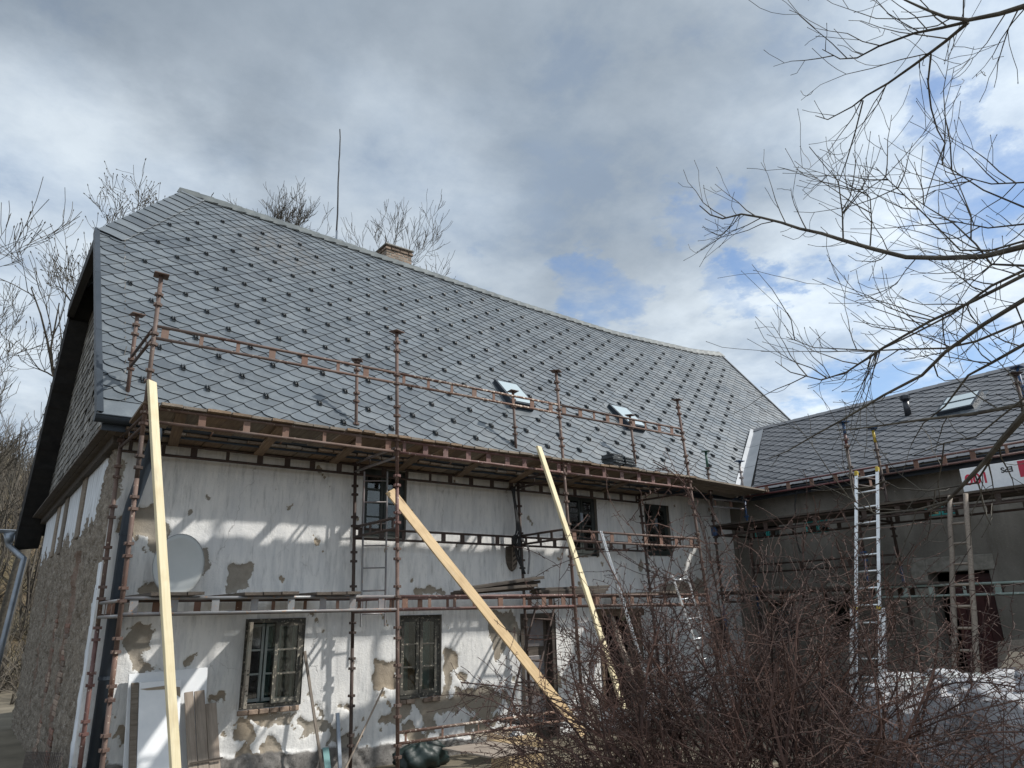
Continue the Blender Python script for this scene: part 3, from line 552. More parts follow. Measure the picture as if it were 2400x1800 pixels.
# ---- roof
ANG = R(52); CA, SA = math.cos(ANG), math.sin(ANG); YE = 10.0; ZE = 4.146
LR = 5.06 / CA                        # slope length, eave to ridge
_SU, _SV = [2.5, 5, 8.5, 11.8, 15.6, 19.6, 21.1], [0, 0.08, 0.23, 0.36, 0.42, 0.22, 0.03]     # the old ridge sags
def rp(u, s, h=0.0):
    return Vector((u, YE + s * CA - h * SA, ZE + s * SA + h * CA - float(np.interp(u, _SU, _SV)) * max(0.0, min(1.05, s / LR)) ** 1.4))
def local_frame(to3, org, h=0.0):           # matrix of the roof surface at a point: along, up the slope, off the roof
    o_ = to3(org[0], org[1], h); e = 0.15; eu = (to3(org[0] + e, org[1], h) - o_) / e; es = (to3(org[0], org[1] + e, h) - o_) / e; eh = to3(org[0], org[1], h + 1) - o_; m = Matrix.Identity(4)
    for q in range(3): m[q][0], m[q][1], m[q][2], m[q][3] = eu[q], es[q], eh[q], o_[q]
    return m
YR, ZR = rp(0, LR).y, rp(0, LR).z
UL0, UL1, UH, SH = 1.09, 0.94, 2.55, 5.17   # verge foot, verge top, hip end on the ridge, slope length where the hip starts
UR = 21.05
def roof_uv(q):
    v = ray(*q); m = math.tan(ANG); t = (ZE - 1.65 - m * YE) / (v[2] - m * v[1]); p = CAM + t * v; return p[0], (p[1] - YE) / CA
roof = empty('roof', None, None, rp(UL0, 0)); place(roof, house, Matrix.Translation(rp(UL0, 0)))
OUT = [(UL0, 0.30), (UR, 0.30), (UR, LR - 0.05), (UH, LR - 0.05), (UL1, SH)]
def clip_poly(poly, hull):
    for i in range(len(hull)):
        ax, ay = hull[i]; bx, by = hull[(i + 1) % len(hull)]; out = []
        def sd(p): return (bx - ax) * (p[1] - ay) - (by - ay) * (p[0] - ax)
        for j in range(len(poly)):
            p, q = poly[j], poly[(j + 1) % len(poly)]; dp, dq = sd(p), sd(q)
            if dp >= 0: out.append(p)
            if (dp >= 0) != (dq >= 0):
                t = dp / (dp - dq); out.append((p[0] + (q[0] - p[0]) * t, p[1] + (q[1] - p[1]) * t))
        poly = out
        if not poly: return poly
    return poly
AV = np.array([0.183, 0.156]); BV = np.array([0.2465, -0.137])
def slate_outline(n=5, over=1.28):   # lattice coordinates (al, be): al along a (up), be along b; lower edge is the curved one
    pts = []
    for i in range(n + 1):
        t = i / n; pts.append((-0.24 * math.sin(math.pi * t ** 0.85) * (1.0 - 0.3 * t), t * 0.975))
    return pts + [(over, 0.975), (over, 0.0)]
def lat(al, be, a, b): return (al * a[0] + be * b[0], al * a[1] + be * b[1])
def slate_h(al, be, th=0.0105): return 0.012 + (1.28 - al) / 1.28 * th * 1.5 + be * 0.0065
def slate_piece(mbd, org, a, b, to3, hull=None, tilt=0.0):
    pl = [(org[0] + lat(al, be, a, b)[0], org[1] + lat(al, be, a, b)[1]) for al, be in slate_outline()]
    if hull is not None:
        pl = clip_poly(pl, hull)
        if len(pl) < 3: return False
    det = a[0] * b[1] - a[1] * b[0]
    def h(p):
        dx, dy = p[0] - org[0], p[1] - org[1]; al = (dx * b[1] - dy * b[0]) / det; be = (a[0] * dy - a[1] * dx) / det; return slate_h(al, be) + tilt * (al - 0.5) * 0.01
    n = len(pl); top = [to3(p[0], p[1], h(p)) for p in pl]; bot = [to3(p[0], p[1], max(h(p) - 0.0105, 0.0)) for p in pl]
    mbd.edge = getattr(mbd, 'edge', []); f0 = len(mbd.f); mbd.add(top + bot, [tuple(range(n))] + [((i + 1) % n, i, n + i, n + (i + 1) % n) for i in range(n)]); mbd.edge += list(range(f0 + 1, len(mbd.f)))
    return True
def edged(me_, mbd):
    me_.materials.append(MATS['slate_edge']); mi = np.zeros(len(me_.polygons), np.int32); mi[mbd.edge] = 1; me_.polygons.foreach_set('material_index', mi)
def slated(parent, hull, a, b, to3, material, keep_out, u_rng, s_rng, o0, nbig):
    """individual slates for the ones that show largest, the rest in one mesh"""
    cells = []; det = a[0] * b[1] - a[1] * b[0]
    cs = [(u, s) for u in u_rng for s in s_rng]
    ij = [((u * b[1] - s * b[0]) / det, (a[0] * s - a[1] * u) / det) for u, s in [(u - o0[0], s - o0[1]) for u, s in cs]]
    i0, i1 = int(min(t[0] for t in ij)) - 2, int(max(t[0] for t in ij)) + 2; j0, j1 = int(min(t[1] for t in ij)) - 2, int(max(t[1] for t in ij)) + 2
    for i in range(i0, i1 + 1):
        for j in range(j0, j1 + 1):
            org = (o0[0] + lat(i, j, a, b)[0], o0[1] + lat(i, j, a, b)[1]); c = (org[0] + 0.5 * (a[0] + b[0]), org[1] + 0.5 * (a[1] + b[1]))
            if not (u_rng[0] - 0.5 < c[0] < u_rng[1] + 0.5 and s_rng[0] - 0.5 < c[1] < s_rng[1] + 0.5): continue
            if any(k[0] < c[0] < k[1] and k[2] < c[1] < k[3] for k in keep_out): continue
            pl = [(org[0] + lat(al, be, a, b)[0], org[1] + lat(al, be, a, b)[1]) for al, be in slate_outline()]
            cl = clip_poly(pl, hull)
            if len(cl) < 3: continue
            ar = abs(sum(cl[k][0] * cl[(k + 1) % len(cl)][1] - cl[(k + 1) % len(cl)][0] * cl[k][1] for k in range(len(cl)))) / 2
            full = len(cl) == len(pl) and all(math.dist(p, q) < 1e-6 for p, q in zip(pl, cl))
            if ar < 0.0015: continue
            p3 = to3(c[0], c[1], 0); qx, qy = proj(p3); vis = -20 < qx < 2420 and -20 < qy < 1820
            q1 = proj(to3(c[0] + a[0], c[1] + a[1], 0)); q2 = proj(to3(c[0] + b[0], c[1] + b[1], 0))
            size = abs((q1[0] - qx) * (q2[1] - qy) - (q1[1] - qy) * (q2[0] - qx)) if vis else 0
            cells.append((size if full else 0, org, full))
    cells.sort(key=lambda t: -t[0]); rest = MB(); proto = None
    for k, (size, org, full) in enumerate(cells):
        if full and k < nbig:
            if proto is None:
                pm = MB(); slate_piece(pm, (0, 0), a, b, lambda u, s, h: Vector((u, s, h))); proto = pm.mesh('slate'); proto.materials.append(MATS[material]); edged(proto, pm)
            m = local_frame(to3, org, random.uniform(0, 0.003))
            link('slate', proto, None, parent, m=m)
        else: slate_piece(rest, org, a, b, to3, hull, random.uniform(-0.2, 0.2))
    sf = tag(rest.build('slate_field', material, parent), kind='stuff'); edged(sf.data, rest)
    return cells
def plate(name, pts, off, material):        # thin slate with its dark cut edge
    m_ = MB().prism(pts, off); o = m_.build(name, material, roof); m_.edge = list(range(2, len(m_.f))); edged(o.data, m_); return o
SKY = [(1162, 1215, 898, 948), ]
def sky_rect(q, wu, hs):
    u, s = roof_uv(q); return u - wu / 2, u + wu / 2, s - hs / 2, s + hs / 2
SL = [sky_rect((1200, 928), 0.6, 0.92), sky_rect((1464, 979), 0.6, 0.92)]
# lattice origin: a snow guard sits on a node
o0 = roof_uv((460, 640))
def roof_sheet(name, h, material, mirror=False, nr=6):   # a sheet that follows the sagging slope
    cols = [((UL0, 0.0), (UL1, SH)), ((UH - 0.6, 0.0), (UH, LR))] + [((u_, 0.0), (u_, LR)) for u_ in np.linspace(UH + 0.4, UR, 26)]; vs = []
    for (a0, a1), (b0, b1) in cols:
        for k in range(nr + 1):
            t = k / nr; p = rp(a0 + (b0 - a0) * t, a1 + (b1 - a1) * t, h)
            if mirror: p = Vector((p.x - (0.2 * (1 - t) if a0 == UL0 else 0), 2 * YR - p.y + 0.35 * (1 - t), p.z - 0.448 * (1 - t)))
            vs.append(p)
    m_ = nr + 1; return MB().add(vs, [(i * m_ + k, (i + 1) * m_ + k, (i + 1) * m_ + k + 1, i * m_ + k + 1) for i in range(len(cols) - 1) for k in range(nr)]).build(name, material, roof)
roof_sheet('roof_boarding', 0.0, 'blacktar')
slated(roof, OUT, AV, BV, rp, 'slate', SL, (UL1, UR), (0.3, LR), o0, 300)
# eave course of long slates
x = UL0
while x < UR - 0.05:
    x1 = min(x + 0.6, UR); MB().prism([rp(x, -0.02, 0.03), rp(x1 - 0.004, -0.02, 0.03), rp(x1 - 0.004, 0.36, 0.012), rp(x, 0.36, 0.012)], (rp(0, 0, -0.012) - rp(0, 0, 0))).build('eave_slate', 'slate', roof); x = x1
# ridge cap: short lapped slates with a rounded end, leaning over the ridge
x = UH - 0.1; rc = []
while x < UR + 0.1:
    w_ = 0.36; pts = [(x - 0.16, LR - 0.27), (x + 0.02, LR - 0.275), (x + w_ * 0.55, LR - 0.26), (x + w_ + 0.1, LR - 0.25), (x + w_ + 0.03, LR + 0.02), (x - 0.1, LR + 0.02)]
    if x > UR - 0.3: pts = [(min(u, UR + 0.02), s) for u, s in pts]
    if x < UH + 0.1: pts = [(max(u, UH - 0.12 + (s - LR) * 0.25), s) for u, s in pts]
    plate('ridge_slate', [rp(u, s, 0.05 + 0.022 * (1 if u > x + 0.2 else 0)) for u, s in pts], rp(0, 0, -0.014) - rp(0, 0, 0), 'ridge_slate'); x += 0.31
# hip border course
hd = (Vector((UH, LR)) - Vector((UL1, SH))); hn = hd.length; hd.normalize(); hp = Vector((hd.y, -hd.x))
t = -0.02
while t < hn - 0.05:
    base = Vector((UL1, SH)) + hd * t; w_ = 0.27; d1 = Vector((0.42, -0.2))
    pts = [base + hd * -0.03, base + d1 * 0.45 + hd * 0.02 + Vector((-0.02, -0.035)), base + d1 + Vector((-0.04, -0.02)), base + d1 + hd * 0.1, base + d1 + hd * w_ * 1.05, base + hd * (w_ + 0.04)]
    plate('hip_slate', [rp(p.x, p.y, 0.042 + 0.018 * (k < 3)) for k, p in enumerate(pts)], rp(0, 0, -0.016) - rp(0, 0, 0), 'slate'); t += w_
# hip plane, back slope and their undersides
RH = Vector((UH, YR, ZR)); FH = rp(UL1, SH); BH = Vector((UL1, 2 * YR - FH.y, FH.z)); YBE = 2 * YR - YE + 0.35; ZBE = ZE - 0.35 * math.tan(ANG)
MB().add([FH, RH, BH], [(0, 1, 2)]).build('hip_plane', 'slate', roof)
nb = Vector((0, SA, CA)); th = nb * -0.12; BL = Vector((0.88, YBE, ZBE)); BRr = Vector((UR, YBE, ZBE)); RR = Vector((UR, YR, ZR))
roof_sheet('back_slope', 0.0, 'blacktar', True); roof_sheet('back_underside', -0.12, 'blacktar', True); roof_sheet('roof_underside', -0.12, 'blacktar')
# ragged tarred felt and rafters under the far verge
n = 40; vs = []
for i in range(n + 1):
    t = i / n; p = BH.lerp(BL, t); vs += [p + Vector((-0.02 * random.random(), 0, -0.10)), p + Vector((0.02, 0, -0.34 - 0.10 * random.random())), p + Vector((0.5, 0, -0.36)), ]
MB().add(vs, [f for i in range(n) for f in ((3 * i, 3 * i + 1, 3 * i + 4, 3 * i + 3), (3 * i + 1, 3 * i + 2, 3 * i + 5, 3 * i + 4))]).build('verge_felt', 'blacktar', roof)
MB().box((UL1 - 0.03, FH.y - 0.02, FH.z - 0.3), (UL1 + 0.1, BH.y + 0.02, FH.z - 0.02)).build('hip_eave_board', 'blacktar', roof)
# folded metal on the near verge
for s0, s1 in ((0.0, 1.9), (1.88, 3.6), (3.58, SH + 0.02)):
    ua = UL0 + (UL1 - UL0) * s0 / SH; ub = UL0 + (UL1 - UL0) * s1 / SH; b = MB()
    b.prism([rp(ua - 0.06, s0, 0.05), rp(ua + 0.015, s0, 0.05), rp(ub + 0.015, s1, 0.05), rp(ub - 0.06, s1, 0.05)], rp(0, 0, -0.012) - rp(0, 0, 0))
    b.prism([rp(ua - 0.062, s0, 0.052), rp(ua - 0.05, s0, 0.052), rp(ub - 0.05, s1, 0.052), rp(ub - 0.062, s1, 0.052)], rp(0, 0, -0.14) - rp(0, 0, 0)); b.build('verge_flashing', 'anthracite', roof)
MB().prism([rp(UR - 0.02, 0, 0.06), rp(UR + 0.05, 0, 0.06), rp(UR + 0.05, LR + 0.05, 0.06), rp(UR - 0.02, LR + 0.05, 0.06)], rp(0, 0, -0.1) - rp(0, 0, 0)).build('verge_flashing', 'anthracite', roof)
# gable cladding: lapped weathered shingle courses, some slipped
clad = MB().add([(1.36, YE + 0.2, ZE - 0.05), (1.36, 2 * YR - YE - 0.2, ZE - 0.05), (1.36, BH.y, FH.z - 0.2), (1.36, FH.y, FH.z - 0.2)], [(0, 1, 2, 3)]).build('gable_boarding', 'blacktar', house)
row = 0; z = ZE - 0.12; stuffm = MB(); nsh = 0
while z < FH.z - 0.25:
    ya = YE + 0.12 + max(0, (z - ZE)) / math.tan(ANG) + 0.02; yb = 2 * YR - ya; y = ya - (0.16 if row % 2 else 0.0)
    while y < yb:
        y1 = y + 0.3 * random.uniform(0.9, 1.1); a = max(y, ya); c = min(y1 - 0.012, yb)
        if c - a > 0.05 and random.random() > (0.03 + 0.12 * (abs(z - 5.6) < 0.9 and 12.5 < y < 15.0)):
            tl = random.gauss(0, 0.01) if random.random() < 0.85 else random.gauss(0, 0.05); h0 = 0.022 + 0.012 * random.random(); lw = 0.02 * random.random()
            pts = [(1.355 - h0, a, z - lw + tl), (1.355 - h0, c, z - lw - tl), (1.35, c, z + 0.26 - tl), (1.35, a, z + 0.26 + tl)]
            if y < 14.6 and nsh < 240: MB().prism(pts, (0.012, 0, 0)).build('shingle', 'shingle', clad); nsh += 1
            else: stuffm.prism(pts, (0.012, 0, 0))
        y = y1
    z += 0.165; row += 1
tag(stuffm.build('shingle_field', 'shingle', clad), kind='stuff')
# soffit boards below the gable cladding
for i in range(3): MB().box((1.12 + i * 0.1, YE + 0.1, ZE - 0.16 - 0.012 * i), (1.215 + i * 0.1, 2 * YR - YE, ZE - 0.135 - 0.012 * i)).build('soffit_board', 'wood_dark', house)
MB().box((1.3, YE + 0.35, 3.86), (XG + 0.02, 2 * YR - YE, 4.02)).build('wall_plate', 'wood_dark', house, bevel=0.01)
MB().box((UL0 + 0.05, YE + 0.02, ZE - 0.1), (XW, YF + 0.02, ZE - 0.07)).build('eave_soffit', 'wood_deck', house)
MB().box((UL0 + 0.02, YE - 0.02, ZE - 0.2), (XW, YE + 0.01, ZE - 0.015)).build('fascia', 'anthracite', house)
# snow guards: one on every third node of every second course
g = MB()
for sx in (-0.02, 0.02):
    g.prism([(sx - 0.008, -0.11, 0.028), (sx - 0.008, -0.105, 0.075), (sx - 0.008, -0.08, 0.088), (sx - 0.008, 0.075, 0.028)], (0.016, 0, 0))
g.box((-0.029, -0.122, 0.022), (0.029, -0.1, 0.045)).box((-0.024, 0.0, 0.022), (0.024, 0.09, 0.03))
g.v = [(x_ * 0.9, y_ * 0.9, z_ * 0.92) for x_, y_, z_ in g.v]
gm = g.mesh('snow_guard'); gm.materials.append(MATS['guard']); eu = rp(1, 0) - rp(0, 0); es = rp(0, 1) - rp(0, 0); eh = rp(0, 0, 1) - rp(0, 0); gl = []
for i in range(-40, 60):
    for j in range(-20, 60):
        u = o0[0] + i * 3 * AV[0] + j * (2 * BV[0] - AV[0]); s = o0[1] + i * 3 * AV[1] + j * (2 * BV[1] - AV[1])
        lim = LR - 0.75 - 0.25 * ((i * 7 + j * 3) % 3 == 0)
        if u < UL1 + 0.45 or u > UR - 0.35 or s < 0.55 or s > lim: continue
        if u < UH + 0.2 and s > SH - 0.6 + (u - UL1) * (LR - SH) / (UH - UL1) * 0.8: continue
        if any(k[0] - 0.15 < u < k[1] + 0.15 and k[2] - 0.2 < s < k[3] + 0.1 for k in SL): continue
        c = rp(u, s); qx, qy = proj(c)
        if u > 14.2 and s < (u - 14.3) * 1.08 + 0.2: continue     # under the wing roof
        gl.append((math.dist(c, CAM), (u, s)))
gl.sort(key=lambda t: t[0]); rest = MB()
for k, (dd, c) in enumerate(gl):
    m = local_frame(rp, c)
    if k < 300: link('snow_guard', gm, None, roof, m=m)
    else:
        for pl in [gm]: rest.add([m @ v.co for v in gm.vertices], [tuple(p.vertices) for p in gm.polygons])
if rest.v: tag(rest.build('snow_guard_rows', 'guard', roof), kind='stuff')
print('guards', len(gl))
# roof windows
def skylight(parent, to3, r, h0=0.16, tilt=0.0, name='skylight', mullion=False):
    u0, u1, s0, s1 = r
    sk = empty(name, None, None); place(sk, parent, Matrix.Translation(to3(u0, s0)))
    fl = MB().prism([to3(u0 - 0.12, s0 - 0.22, 0.034), to3(u1 + 0.12, s0 - 0.22, 0.034), to3(u1 + 0.08, s1 + 0.1, 0.03), to3(u0 - 0.08, s1 + 0.1, 0.03)], to3(0, 0, -0.01) - to3(0, 0, 0)); fl.build('apron_flashing', 'slate', sk)
    hb, ht = 0.09 + tilt, 0.11; b = MB()
    for a, c in (((u0, s0), (u1, s0 + 0.05)), ((u0, s1 - 0.05), (u1, s1)), ((u0, s0 + 0.05), (u0 + 0.05, s1 - 0.05)), ((u1 - 0.05, s0 + 0.05), (u1, s1 - 0.05))):
        hh = [hb + (ht - hb) * (q - s0) / (s1 - s0) for q in (a[1], a[1], c[1], c[1])]; pts = [(a[0], a[1]), (c[0], a[1]), (c[0], c[1]), (a[0], c[1])]
        b.add([to3(p[0], p[1], 0.02) for p in pts] + [to3(p[0], p[1], q) for p, q in zip(pts, hh)], [(3, 2, 1, 0), (4, 5, 6, 7), (0, 1, 5, 4), (1, 2, 6, 5), (2, 3, 7, 6), (3, 0, 4, 7)])
    b.build('skylight_frame', 'anthracite', sk)
    b = MB().add([to3(u0 + 0.045, s0 + 0.045, hb + 0.006), to3(u1 - 0.045, s0 + 0.045, hb + 0.006), to3(u1 - 0.045, s1 - 0.045, ht + 0.006), to3(u0 + 0.045, s1 - 0.045, ht + 0.006)], [(0, 1, 2, 3)]); b.build('pane', 'roof_glass', sk)
    if mullion: MB().prism([to3(u0 + 0.04, (s0 + s1) / 2 - 0.012, (hb + ht) / 2 + 0.02)] + [to3(u1 - 0.04, (s0 + s1) / 2 - 0.012, (hb + ht) / 2 + 0.02), to3(u1 - 0.04, (s0 + s1) / 2 + 0.012, (hb + ht) / 2 + 0.02), to3(u0 + 0.04, (s0 + s1) / 2 + 0.012, (hb + ht) / 2 + 0.02)], to3(0, 0, -0.03) - to3(0, 0, 0)).build('glazing_bar', 'anthracite', sk)
    return sk
for r in SL: skylight(house, rp, r, tilt=0.10)
# chimney behind the ridge
CHX, CHY = 7.35, YR + 0.75
a = P(906, 570, 'y', CHY); b_ = P(966, 590, 'y', CHY); cx0, cx1, cz1 = a.x, b_.x, a.z - 0.05
ch = empty('chimney', None, None); place(ch, house, Matrix.Translation(Vector((cx0, CHY, ZR - 0.8))))
MB().box((cx0 + 0.012, CHY + 0.012, ZR - 1.2), (cx1 - 0.012, CHY + 0.85, cz1 - 0.01)).build('chimney_core', 'mortar', ch)
z = ZR - 0.55; row = 0
while z < cz1 - 0.02:
    y_off = -0.03 if z > cz1 - 0.2 else 0.0
    for face in (0, 1):
        L0, L1 = (cx0, cx1) if face == 0 else (CHY + 0.13, CHY + 0.87); p = L0 - (0.13 if row % 2 else 0)
        while p < L1 - 0.02:
            q = min(p + 0.26, L1 - (0 if face else y_off)); p0 = max(p, L0 + (y_off if face == 0 else 0)); j = 0.012 * random.random()
            if q - p0 > 0.04:
                if face == 0: MB().box((p0 + 0.006, CHY + y_off + j, z + 0.006), (q - 0.006, CHY + 0.12, z + 0.075)).build('brick', 'brick_old', ch, bevel=0.008)
                else: MB().box((cx0 + y_off + j, p0 + 0.006, z + 0.006), (cx0 + 0.1, q - 0.006, z + 0.075)).build('brick', 'brick_old', ch, bevel=0.008)
            p += 0.27
    z += 0.085; row += 1
MB().box((cx0 - 0.05, CHY - 0.05, cz1), (cx1 + 0.03, CHY + 0.93, cz1 + 0.05)).build('chimney_cap', 'mortar', ch, bevel=0.012)
# gutter along the eave, brackets, downpipe at the near corner
def half_pipe(p, q, r, n=10, t=0.004):
    p = Vector(p); q = Vector(q); d = (q - p).normalized(); sd = d.cross(Vector((0, 0, 1))); mbx = MB(); vs = []
    for e in (p, q):
        for rr in (r, r - t):
            for k in range(n + 1):
                a = math.pi + math.pi * k / n; vs.append(e + sd * math.cos(a) * rr + Vector((0, 0, 1)) * math.sin(a) * rr)
    m = n + 1; fs = []
    for k in range(n):
        fs += [(k, k + 1, 2 * m + k + 1, 2 * m + k), (m + k + 1, m + k, 3 * m + k, 3 * m + k + 1), (k + 1, k, m + k, m + k + 1), (2 * m + k, 2 * m + k + 1, 3 * m + k + 1, 3 * m + k)]
    for k in (0, n): fs.append((k, m + k, 3 * m + k, 2 * m + k))
    mbx.add(vs, fs); mbx.tube([p + sd * r, q + sd * r], 0.011, 6); return mbx
GY0 = YE - 0.085; GZ0 = ZE - 0.04
half_pipe((UL0 - 0.08, GY0, GZ0), (XW - 0.5, GY0, GZ0), 0.085).build('gutter', 'anthracite', house, smooth=False)
gc = MB()
for k in range(9): a = math.pi + math.pi * k / 8; gc.v.append((UL0 - 0.082, GY0 + math.cos(a) * 0.085, GZ0 + math.sin(a) * 0.085))
gc.f.append(tuple(range(9))); gc.build('gutter_end', 'anthracite', house)
for i in range(14): MB().tube([(1.45 + i * 0.95, GY0 + 0.09 * math.cos(a), GZ0 + 0.09 * math.sin(a)) for a in np.linspace(math.pi, 2 * math.pi, 8)], 0.012, 5).build('gutter_bracket', 'rust_plate', house)
dpx = [(P(315, 1010, 'y', GY0).x, GY0, GZ0 - 0.08)]
x_dp = P(275, 1400, 'y', YF - 0.12).x
dp = [(dpx[0][0] + 0.25, GY0, GZ0 - 0.07), (dpx[0][0] + 0.25, GY0, GZ0 - 0.24), (x_dp + 0.02, YF - 0.11, 3.1), (x_dp, YF - 0.1, 2.95), (x_dp, YF - 0.1, ZG + 0.1)]
MB().tube(dp, 0.075, 14).build('downpipe', 'anthracite', house, smooth=True)
for z in (2.72, 1.0): MB().tube([(x_dp, YF - 0.1, z - 0.02), (x_dp, YF - 0.1, z + 0.02)], 0.084, 14).build('pipe_clamp', 'anthracite', house)
# gutter and downpipe at the back corner
gp = P(75, 1245, 'y', YBE + 0.06); half_pipe((-0.6, YBE + 0.06, gp.z), (gp.x, YBE + 0.06, gp.z), 0.075).build('gutter', 'zinc', house)
q0 = P(22, 1250, 'y', YBE + 0.05); q1 = P(20, 1278, 'y', YBE + 0.05); q2 = P(56, 1310, 'y', YB + 0.1); q3 = P(8, 1500, 'y', YB + 0.1); q4 = P(-25, 1640, 'y', YB + 0.1)
MB().tube([q0, q1 + Vector((0, 0, 0.08)), q1, q2, q2 + (q3 - q2) * 0.06, q3, q4], [0.12, 0.09, 0.062, 0.062, 0.062, 0.062, 0.062], 12).build('downpipe', 'zinc', house, smooth=True)

# ================================================================== the wing
wing = empty('wing_building', 'grey rendered low wing at right angles with dark slate roof and a dark red door', 'building', (XW, 8.0, ZG))
EX, EZ, RX, RZ = 14.08, 4.13, 17.9, 6.55
WA = math.atan2(RZ - EZ, RX - EX); WC, WS = math.cos(WA), math.sin(WA); LW = (RX - EX) / WC
def wp(u, s, h=0.0): return Vector((EX + s * WC - h * WS, -u, EZ + s * WS + h * WC))
def wing_uv(q):
    v = ray(*q); m = math.tan(WA); t = (EZ - 1.65 - m * EX) / (v[2] - m * v[0]); p = CAM + t * v; return -p[1], (p[0] - EX) / WC
WO = {'door': [P(2327, 1374, 'x', XW).y, P(2182, 1374, 'x', XW).y, ZG, 2.17]}
def wy(a, b, z0, z1): return [P(b, 1400, 'x', XW).y, P(a, 1400, 'x', XW).y, z0, z1]
WO['a'] = wy(1800, 1858, 0.95, 1.68); WO['b'] = wy(1936, 1990, 0.95, 1.72)
for k, (a, b_, c, d) in zip('cde', ((1768, 1828, 1240, 1264), (1886, 1942, 1222, 1246), (2165, 2240, 1180, 1202))):
    q0 = P(a, (c + d) / 2, 'x', XW); q1 = P(b_, (c + d) / 2, 'x', XW); zc = (q0.z + q1.z) / 2; WO[k] = [min(q0.y, q1.y), max(q0.y, q1.y), zc - 0.13, zc + 0.13]
ys = axis(-1.5, YF, 0.12, [v for o in WO.values() for v in o[:2]]); zs = axis(ZG - 0.2, 4.1, 0.12, [v for o in WO.values() for v in o[2:]])
YY, ZZ = np.meshgrid(ys, zs); V = np.stack([XW + 0.012 * fbm(YY, ZZ, 1.1), YY, ZZ], -1).reshape(-1, 3); idx = np.arange(YY.size).reshape(YY.shape)
CY, CZ = np.meshgrid((ys[:-1] + ys[1:]) / 2, (zs[:-1] + zs[1:]) / 2); keep = np.ones(CY.shape, bool)
for o in WO.values(): keep &= ~((CY > o[0]) & (CY < o[1]) & (CZ > o[2]) & (CZ < o[3]))
F = np.stack([idx[:-1, :-1], idx[1:, :-1], idx[1:, 1:], idx[:-1, 1:]], -1)[keep]
me = bpy.data.meshes.new('wall'); me.from_pydata(V.tolist(), [], F.tolist()); link('wall', me, 'wing_wall', wing, smooth=True)
for k, (y0, y1, z0, z1) in WO.items():
    x0, x1 = XW - 0.015, XW + 0.35; mb = MB()
    for a, b_ in (((y0, z0), (y1, z0)), ((y1, z0), (y1, z1)), ((y1, z1), (y0, z1)), ((y0, z1), (y0, z0))):
        mb.add([(x0, a[0], a[1]), (x0, b_[0], b_[1]), (x1, b_[0], b_[1]), (x1, a[0], a[1])], [(0, 1, 2, 3)])
    mb.build('reveal', 'wing_wall', wing)
    MB().add([(x1, y0 - 0.4, z0 - 0.3), (x1, y1 + 0.4, z0 - 0.3), (x1, y1 + 0.4, z1 + 0.3), (x1, y0 - 0.4, z1 + 0.3), (x1 + 1.6, y0 - 0.4, z0 - 0.3), (x1 + 1.6, y1 + 0.4, z0 - 0.3), (x1 + 1.6, y1 + 0.4, z1 + 0.3), (x1 + 1.6, y0 - 0.4, z1 + 0.3)],
             [(4, 5, 6, 7), (0, 1, 5, 4), (3, 7, 6, 2), (0, 4, 7, 3), (1, 2, 6, 5)]).build('room_shell', 'interior', wing)
    if k in 'cde':
        ym = (y0 + y1) / 2
        for a, b_ in ((y0, ym - 0.01), (ym + 0.01, y1)):
            fr = MB().box((XW + 0.03, a, z0), (XW + 0.07, b_, z0 + 0.03)).box((XW + 0.03, a, z1 - 0.03), (XW + 0.07, b_, z1)).box((XW + 0.03, a, z0 + 0.03), (XW + 0.07, a + 0.03, z1 - 0.03)).box((XW + 0.03, b_ - 0.03, z0 + 0.03), (XW + 0.07, b_, z1 - 0.03)).build('window_frame', 'teal_tile', wing)
            MB().box((XW + 0.045, a + 0.025, z0 + 0.025), (XW + 0.05, b_ - 0.025, z1 - 0.025)).build('pane', 'glass', fr)
    if k in 'ab':
        fr = MB().box((XW + 0.1, y0, z1 - 0.05), (XW + 0.16, y1, z1)).box((XW + 0.1, y0, z0), (XW + 0.16, y0 + 0.05, z1 - 0.05)).box((XW + 0.1, y1 - 0.05, z0), (XW + 0.16, y1, z1 - 0.05)).box((XW + 0.1, y0 + 0.05, z0), (XW + 0.16, y1 - 0.05, z0 + 0.05)).build('window_frame', 'wood_dark', wing)
        MB().box((XW + 0.12, y0 + 0.045, z0 + 0.045), (XW + 0.126, y1 - 0.045, z1 - 0.045)).build('pane', 'glass', fr)
        n = 7; ym = (y0 + y1) / 2; hw = (y1 - y0) * 0.62; arc = [(XW - 0.03, ym + hw * math.cos(t), z1 + 0.12 + 0.26 * math.sin(t)) for t in np.linspace(0, math.pi, n)]
        MB().prism(arc, (0.04, 0, 0)).build('relieving_arch', 'mortar', wing, bevel=0.01)
o = WO['door']; dr = MB().box((XW + 0.2, o[0] + 0.04, o[2]), (XW + 0.25, o[1] - 0.35, o[3] - 0.05)).build('door', 'door_red', wing)
for i in range(4): MB().box((XW + 0.185, o[0] + 0.08 + i * 0.17, o[2] + 0.1), (XW + 0.2, o[0] + 0.235 + i * 0.17, o[3] - 0.15)).build('door_board', 'door_red', dr, bevel=0.005)
MB().box((XW - 0.025, o[1] + 0.02, o[2]), (XW + 0.02, o[1] + 0.3, o[3] + 0.28)).build('door_surround', 'mortar', wing, bevel=0.01)
MB().box((XW - 0.024, o[0] - 0.1, o[3] + 0.005), (XW + 0.02, o[1] + 0.018, o[3] + 0.27)).build('door_head', 'mortar', wing, bevel=0.01)
